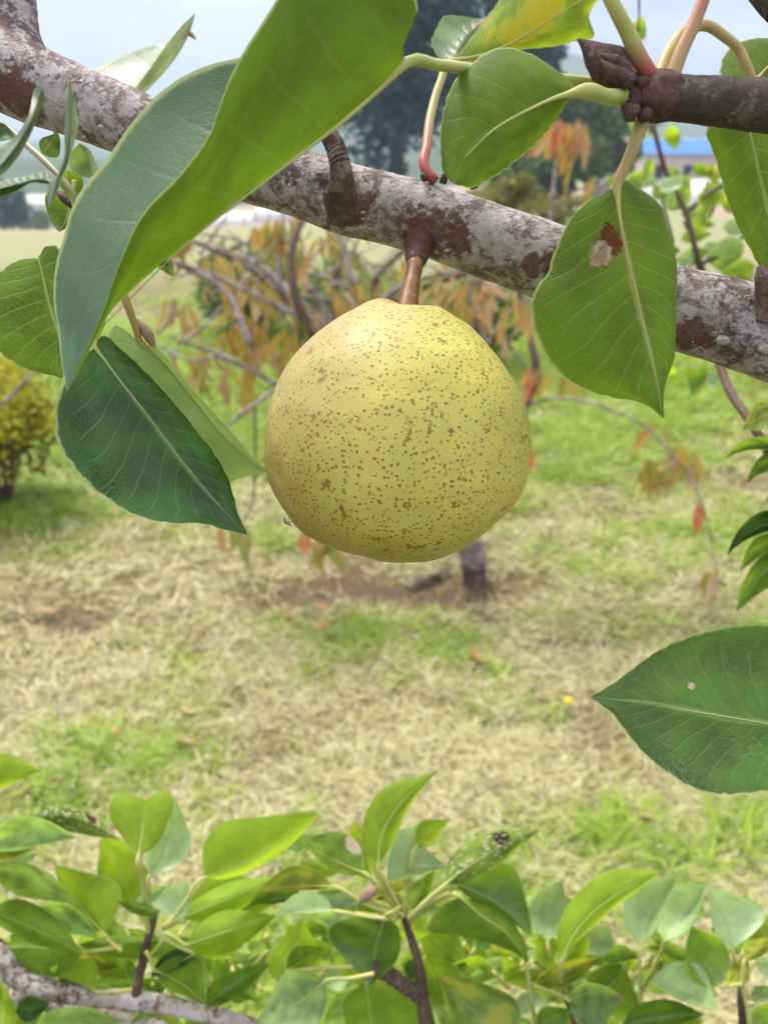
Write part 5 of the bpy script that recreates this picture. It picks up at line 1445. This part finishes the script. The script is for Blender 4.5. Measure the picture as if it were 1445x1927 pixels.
rs3 = thing('pear_shoot', P(1398, 1930, .44), 'shoot with yellow tinged leaves in the bottom right corner', 'shoot')
tube('stem', [P(1404, 1985, .44), P(1399, 1920, .44), P(1396, 1880, .44), P(1394, 1846, .44)], [.003, .003, .0028, .0016], M_TWIG, rs3, org=rs3.location, seg=10, n=24, bump=.2)
tube('leaf_stalk', [P(1252, 1768, .42), P(1240, 1800, .425), P(1222, 1835, .43), P(1205, 1875, .44), P(1200, 1950, .44)], [.0012, .0012, .0013, .0014, .0014], M_PET, rs3, org=rs3.location, seg=8)
R3 = (1395, 1852)
RC = [
    ('gp', 1205, 1782, 1278, 1645, 50, 14, .42, 8, 'top', (1205, 1860)), ('gp', 1250, 1770, 1328, 1662, 64, 14, .42, -6, 'top', None), ('gp', 1377, 1786, 1328, 1672, 18, 60, .415, -8, 'top', R3), ('g1', 1352, 1856, 1301, 1742, 32, 42, .405, 6, 'top', R3), ('gy', 1372, 1856, 1408, 1800, 16, 18, .40, 0, 'under', R3),
    ('gy', 1400, 1806, 1470, 1766, 16, 12, .40, 4, 'under', R3), ('g1', 1396, 1792, 1418, 1718, 20, 20, .43, 0, 'under', R3), ('gp', 1222, 1848, 1348, 1905, 52, 8, .40, 6, 'top', None), ('g2', 1292, 1804, 1214, 1783, 10, 16, .43, 0, 'under', None), ('g2', 1225, 1850, 1250, 1800, 6, 10, .43, 0, 'under', None),
    ('g1', 1415, 1935, 1470, 1890, 20, 22, .41, 0, 'top', R3), ('gp', 1420, 1810, 1480, 1830, 14, 14, .41, 0, 'top', R3), ('gp', 1270, 1790, 1300, 1815, 10, 10, .44, 0, 'top', None), ('g1', 1420, 1760, 1490, 1720, 18, 16, .43, 0, 'under', None), ('g2', 1320, 1935, 1260, 1890, 16, 14, .43, 0, 'under', None),
    ('g3', 1410, 1880, 1465, 1858, 14, 12, .42, 0, 'top', R3), ('g1', 1340, 1940, 1400, 1985, 24, 20, .42, 0, 'top', None)]
for (mk, bx, by, tx_, ty_, wa, wb, d, be, sh, pe) in RC:
    ql(rs3, mk, bx, by, tx_, ty_, wa, wb, d + random.uniform(-.006, .006), be, sh, dd=random.uniform(-.012, .012), pet=pe, n=20, m=4)


# lower, further leaves of the same shoots that close the foliage towards the bottom of the picture
rf = random.Random(5)
for i in range(96):
    x = 10 + 1430 * (i + rf.random() * .8) / 96
    y = rf.uniform(1730, 1935)
    own = lb if x < 430 else ms_ if x < 960 else rs2 if x < 1200 else rs3
    an = rf.uniform(0, 6.28); L_ = rf.uniform(60, 105)
    ql(own, rf.choice(('g1', 'g1', 'g2', 'g3', 'gp')), x, y, x + L_ * math.cos(an), y - L_ * .7 * math.sin(an), rf.uniform(12, 30), rf.uniform(12, 30), rf.uniform(.455, .52), rf.uniform(-10, 10),
       rf.choice(('top', 'under')), dd=rf.uniform(-.02, .02), pet=(x - 30 * math.cos(an), y + 30, .48), n=16, m=3)

# ------------------------------------------------------------------ the pear
def pear_material():
    g = NT('pear_skin')
    co = g.n('ShaderNodeTexCoord').outputs['Object']
    sp = g.n('ShaderNodeSeparateXYZ'); g.set(sp.inputs[0], co)
    x, y, z = sp.outputs
    big = g.noise(co, 42, 3)
    midn = g.noise(co, 110, 4, 0.6)
    fine = g.noise(co, 900, 3, 0.6)
    base_ = g.mix(g.step(big, 0.32, 0.68), (0.57, 0.525, 0.115), (0.47, 0.46, 0.095))
    base_ = g.mix(g.step(midn, 0.42, 0.7, 0, 0.6), base_, (0.60, 0.50, 0.075))
    # rosy tan blush on the upper left shoulder, russet skin low on the left
    up_ = g.step(g.math('ADD', g.math('SUBTRACT', z, g.math('MULTIPLY', x, 0.75)), g.math('MULTIPLY_ADD', midn, 0.03, -0.015)), 0.010, 0.048)
    base_ = g.mix(g.math('MULTIPLY', up_, 0.75), base_, (0.43, 0.31, 0.16))
    low = g.step(g.math('ADD', g.math('SUBTRACT', g.math('MULTIPLY', z, -0.8), g.math('MULTIPLY', x, 0.8)), g.math('MULTIPLY_ADD', midn, 0.03, -0.015)), 0.008, 0.046)
    base_ = g.mix(g.math('MULTIPLY', low, 0.9), base_, (0.25, 0.155, 0.035))
    bot = g.step(z, -0.012, -0.035)
    base_ = g.mix(g.math('MULTIPLY', bot, 0.65), base_, (0.27, 0.23, 0.04))  # darker olive bottom: underside shade painted in along with the russet

    def dots(scale, thr, seed, rs):
        mpn = g.n('ShaderNodeMapping'); g.set(mpn.inputs[0], co); mpn.inputs['Location'].default_value = (seed, seed * 1.7, seed * .3)
        wob = g.n('ShaderNodeTexNoise'); g.set(wob.inputs['Vector'], mpn.outputs[0]); wob.inputs['Scale'].default_value = 700
        ad = g.n('ShaderNodeVectorMath', operation='MULTIPLY_ADD')
        g.set(ad.inputs[0], wob.outputs['Color']); ad.inputs[1].default_value = (0.00022,) * 3; g.set(ad.inputs[2], mpn.outputs[0])
        v = g.voro(ad.outputs[0], scale)
        sc = g.n('ShaderNodeSeparateColor'); g.set(sc.inputs[0], v.outputs['Color'])
        lim = g.math('MULTIPLY_ADD', sc.outputs[0], rs, thr)
        d = g.math('SUBTRACT', v.outputs['Distance'], lim)
        return g.step(d, -0.035, 0.03, 1.0, 0.0), g.step(d, 0.0, 0.22, 1.0, 0.0)
    d1, h1_ = dots(620, 0.19, 0.3, 0.10)
    d2, h2_ = dots(700, 0.19, 0.9, 0.10)
    low2 = g.math('MAXIMUM', g.step(g.math('SUBTRACT', g.math('MULTIPLY', z, -1), g.math('MULTIPLY', x, 0.6)), -0.05, 0.012), g.math('MULTIPLY', up_, 0.8))
    low2 = g.math('MAXIMUM', low2, 0.75)
    dd = g.math('MAXIMUM', d1, g.math('MULTIPLY', d2, low2))
    hal = g.math('MAXIMUM', h1_, g.math('MULTIPLY', h2_, low2))
    # smeared russet marks, here and there over the middle
    bl = g.math('MULTIPLY', g.step(g.noise(co, 330, 3, 0.55, 0.3), 0.60, 0.64), g.step(g.noise(co, 75, 2), 0.5, 0.6))
    dcol = g.mix(g.noise(co, 260, 2), (0.15, 0.07, 0.012), (0.27, 0.14, 0.022))
    dcol = g.mix(g.math('MULTIPLY', up_, 0.6), dcol, (0.32, 0.22, 0.11))
    c = g.mix(g.math('MULTIPLY', hal, 0.16), base_, (0.62, 0.6, 0.16))
    c = g.mix(g.math('MULTIPLY', g.math('MAXIMUM', dd, bl), 0.85), c, dcol)
    h = g.math('ADD', g.math('MULTIPLY', dd, 0.7), g.math('ADD', g.math('MULTIPLY', fine, 0.35), g.math('MULTIPLY', midn, 0.8)))
    nb = g.bump(h, 0.45, 0.0005)
    return g.end(g.principled(c, 0.5, 0.3, nb, **{'Subsurface Weight': 0.12, 'Subsurface Radius': (0.006, 0.004, 0.0015), 'Subsurface Scale': 0.4}))


PD = 0.215
PC = P(748, 815, PD)
LEFTP = [(745, 586), (735, 574), (717, 568), (700, 571), (685, 577), (653, 596), (616, 620), (584, 647), (555, 676), (533, 709), (516, 750), (504, 796), (500, 841), (502, 877), (512, 914), (526, 946), (544, 974), (564, 998), (600, 1018), (641, 1036), (685, 1045), (717, 1054), (748, 1058)]
RIGHTP = [(745, 586), (765, 580), (789, 582), (821, 588), (861, 608), (894, 634), (922, 665), (950, 701), (974, 745), (988, 785), (993, 829), (988, 881), (978, 926), (958, 958), (926, 990), (894, 1018), (861, 1038), (821, 1052), (785, 1058), (748, 1058)]


def polar(tab):
    a = [math.atan2(abs(px - 748), 815 - py) for px, py in tab]; r = [math.hypot(px - 748, py - 815) for px, py in tab]
    o = np.argsort(a)
    return np.array(a)[o], np.array(r)[o]


la, lr = polar(LEFTP); ra, rr_ = polar(RIGHTP)
NP_, NA = 110, 128
vs, fs = [], []
dimp = (UP * 0.955 + RIGHT * 0.06 - FWD * 0.26).normalized()
for i in range(NP_):
    ph = math.pi * i / (NP_ - 1)
    rl_, rr0 = float(np.interp(ph, la, lr)), float(np.interp(ph, ra, rr_))
    # soften the interpolated outline
    k = [float(np.interp(min(max(ph + e, 0), math.pi), la, lr)) for e in (-.06, -.03, .03, .06)]; rl_ = (rl_ + sum(k)) / 5
    k = [float(np.interp(min(max(ph + e, 0), math.pi), ra, rr_)) for e in (-.06, -.03, .03, .06)]; rr0 = (rr0 + sum(k)) / 5
    for j in range(NA):
        az = 2 * math.pi * j / NA
        w = (1 + math.cos(az)) / 2
        r = (rl_ * (1 - w) + rr0 * w)
        dv = UP * math.cos(ph) + (RIGHT * math.cos(az) - FWD * math.sin(az)) * math.sin(ph)
        ang = math.acos(max(-1, min(1, dv.dot(dimp))))
        r *= 1 - 0.115 * math.exp(-(ang / 0.115) ** 2) + 0.012 * math.exp(-((ang - .24) / 0.1) ** 2)
        r *= 1 + 0.014 * mnoise.noise(dv * 2.6) + 0.007 * mnoise.noise(dv * 6 + Vector((4, 1, 2))) + 0.002 * mnoise.noise(dv * 15)
        vs.append(dv * r / F * PD)
for i in range(NP_ - 1):
    for j in range(NA):
        a = i * NA + j; b = i * NA + (j + 1) % NA
        fs.append((a, a + NA, b + NA, b))
pear = mesh_obj('pear', vs, fs, pear_material(), None, PC)
import bmesh
bm_ = bmesh.new(); bm_.from_mesh(pear.data); bmesh.ops.remove_doubles(bm_, verts=bm_.verts, dist=1e-6); bm_.to_mesh(pear.data); bm_.free()
tag(pear, 'round yellow-green pear with brown russet dots hanging from the branch', 'pear')
sk = [(754, 612, .2105, 19), (763, 590, .2105, 22), (767, 576, .2115, 21), (769, 562, .213, 19), (773, 540, .2145, 16), (778, 515, .217, 15), (781, 495, .219, 16), (784, 470, .222, 19)]
g_ = NT('pear_stalk')
co_ = g_.n('ShaderNodeTexCoord').outputs['Object']
c_ = g_.mix(g_.step(g_.noise(co_, 220, 4), .4, .6), (0.17, 0.065, 0.025), (0.26, 0.12, 0.04))
c_ = g_.mix(g_.step(g_.voro(co_, 700).outputs['Distance'], .1, .2, .7, 0), c_, (0.42, 0.3, 0.16))
M_STALK = g_.end(g_.principled(c_, .5, .4, g_.bump(g_.noise(co_, 500, 3), .3, .0005)))
tube('stem', [P(*q[:3]) for q in sk], [q[3] / F * q[2] for q in sk], M_STALK, pear, org=PC, seg=18, n=36, bump=.06)

# water drop on the pear's lower left
gd = NT('drop_water')
M_WATER = gd.end(gd.principled((1, 1, 1), 0.02, 0.5, None, **{'Transmission Weight': 1.0, 'IOR': 1.33}))
vs, fs = [], []
R_ = 11.0 / F * .213
for i in range(10):
    ph = math.pi * i / 9
    for j in range(14):
        a = 2 * math.pi * j / 14
        vs.append(RIGHT * R_ * math.sin(ph) * math.cos(a) * 1.15 + FWD * R_ * math.sin(ph) * math.sin(a) + UP * R_ * (math.cos(ph) * 1.0))
for i in range(9):
    for j in range(14):
        a = i * 14 + j; b = i * 14 + (j + 1) % 14
        fs.append((a, a + 14, b + 14, b))
drop = mesh_obj('water_drop', vs, fs, M_WATER, None, P(546, 978, .2135))
tag(drop, 'small clear water drop clinging to the lower left of the pear', 'drop')

# ------------------------------------------------------------------ haze
hv = NT('haze_air')
pv = hv.n('ShaderNodeVolumePrincipled')
pv.inputs['Color'].default_value = (0.70, 0.85, 1.0, 1)
pv.inputs['Density'].default_value = 0.0011
pv.inputs['Anisotropy'].default_value = 0.2
hv.t.links.new(pv.outputs[0], hv.out.inputs['Volume'])
v, f = box(-1900, 1900, -60, 2000, -13.3, 142)
hz = mesh_obj('haze', v, f, hv.m, None, (0, 0, 0), smooth=False)
tag(hz, 'thin blue haze over the valley', None, None, 'stuff')
print('peach leaves', cnt)
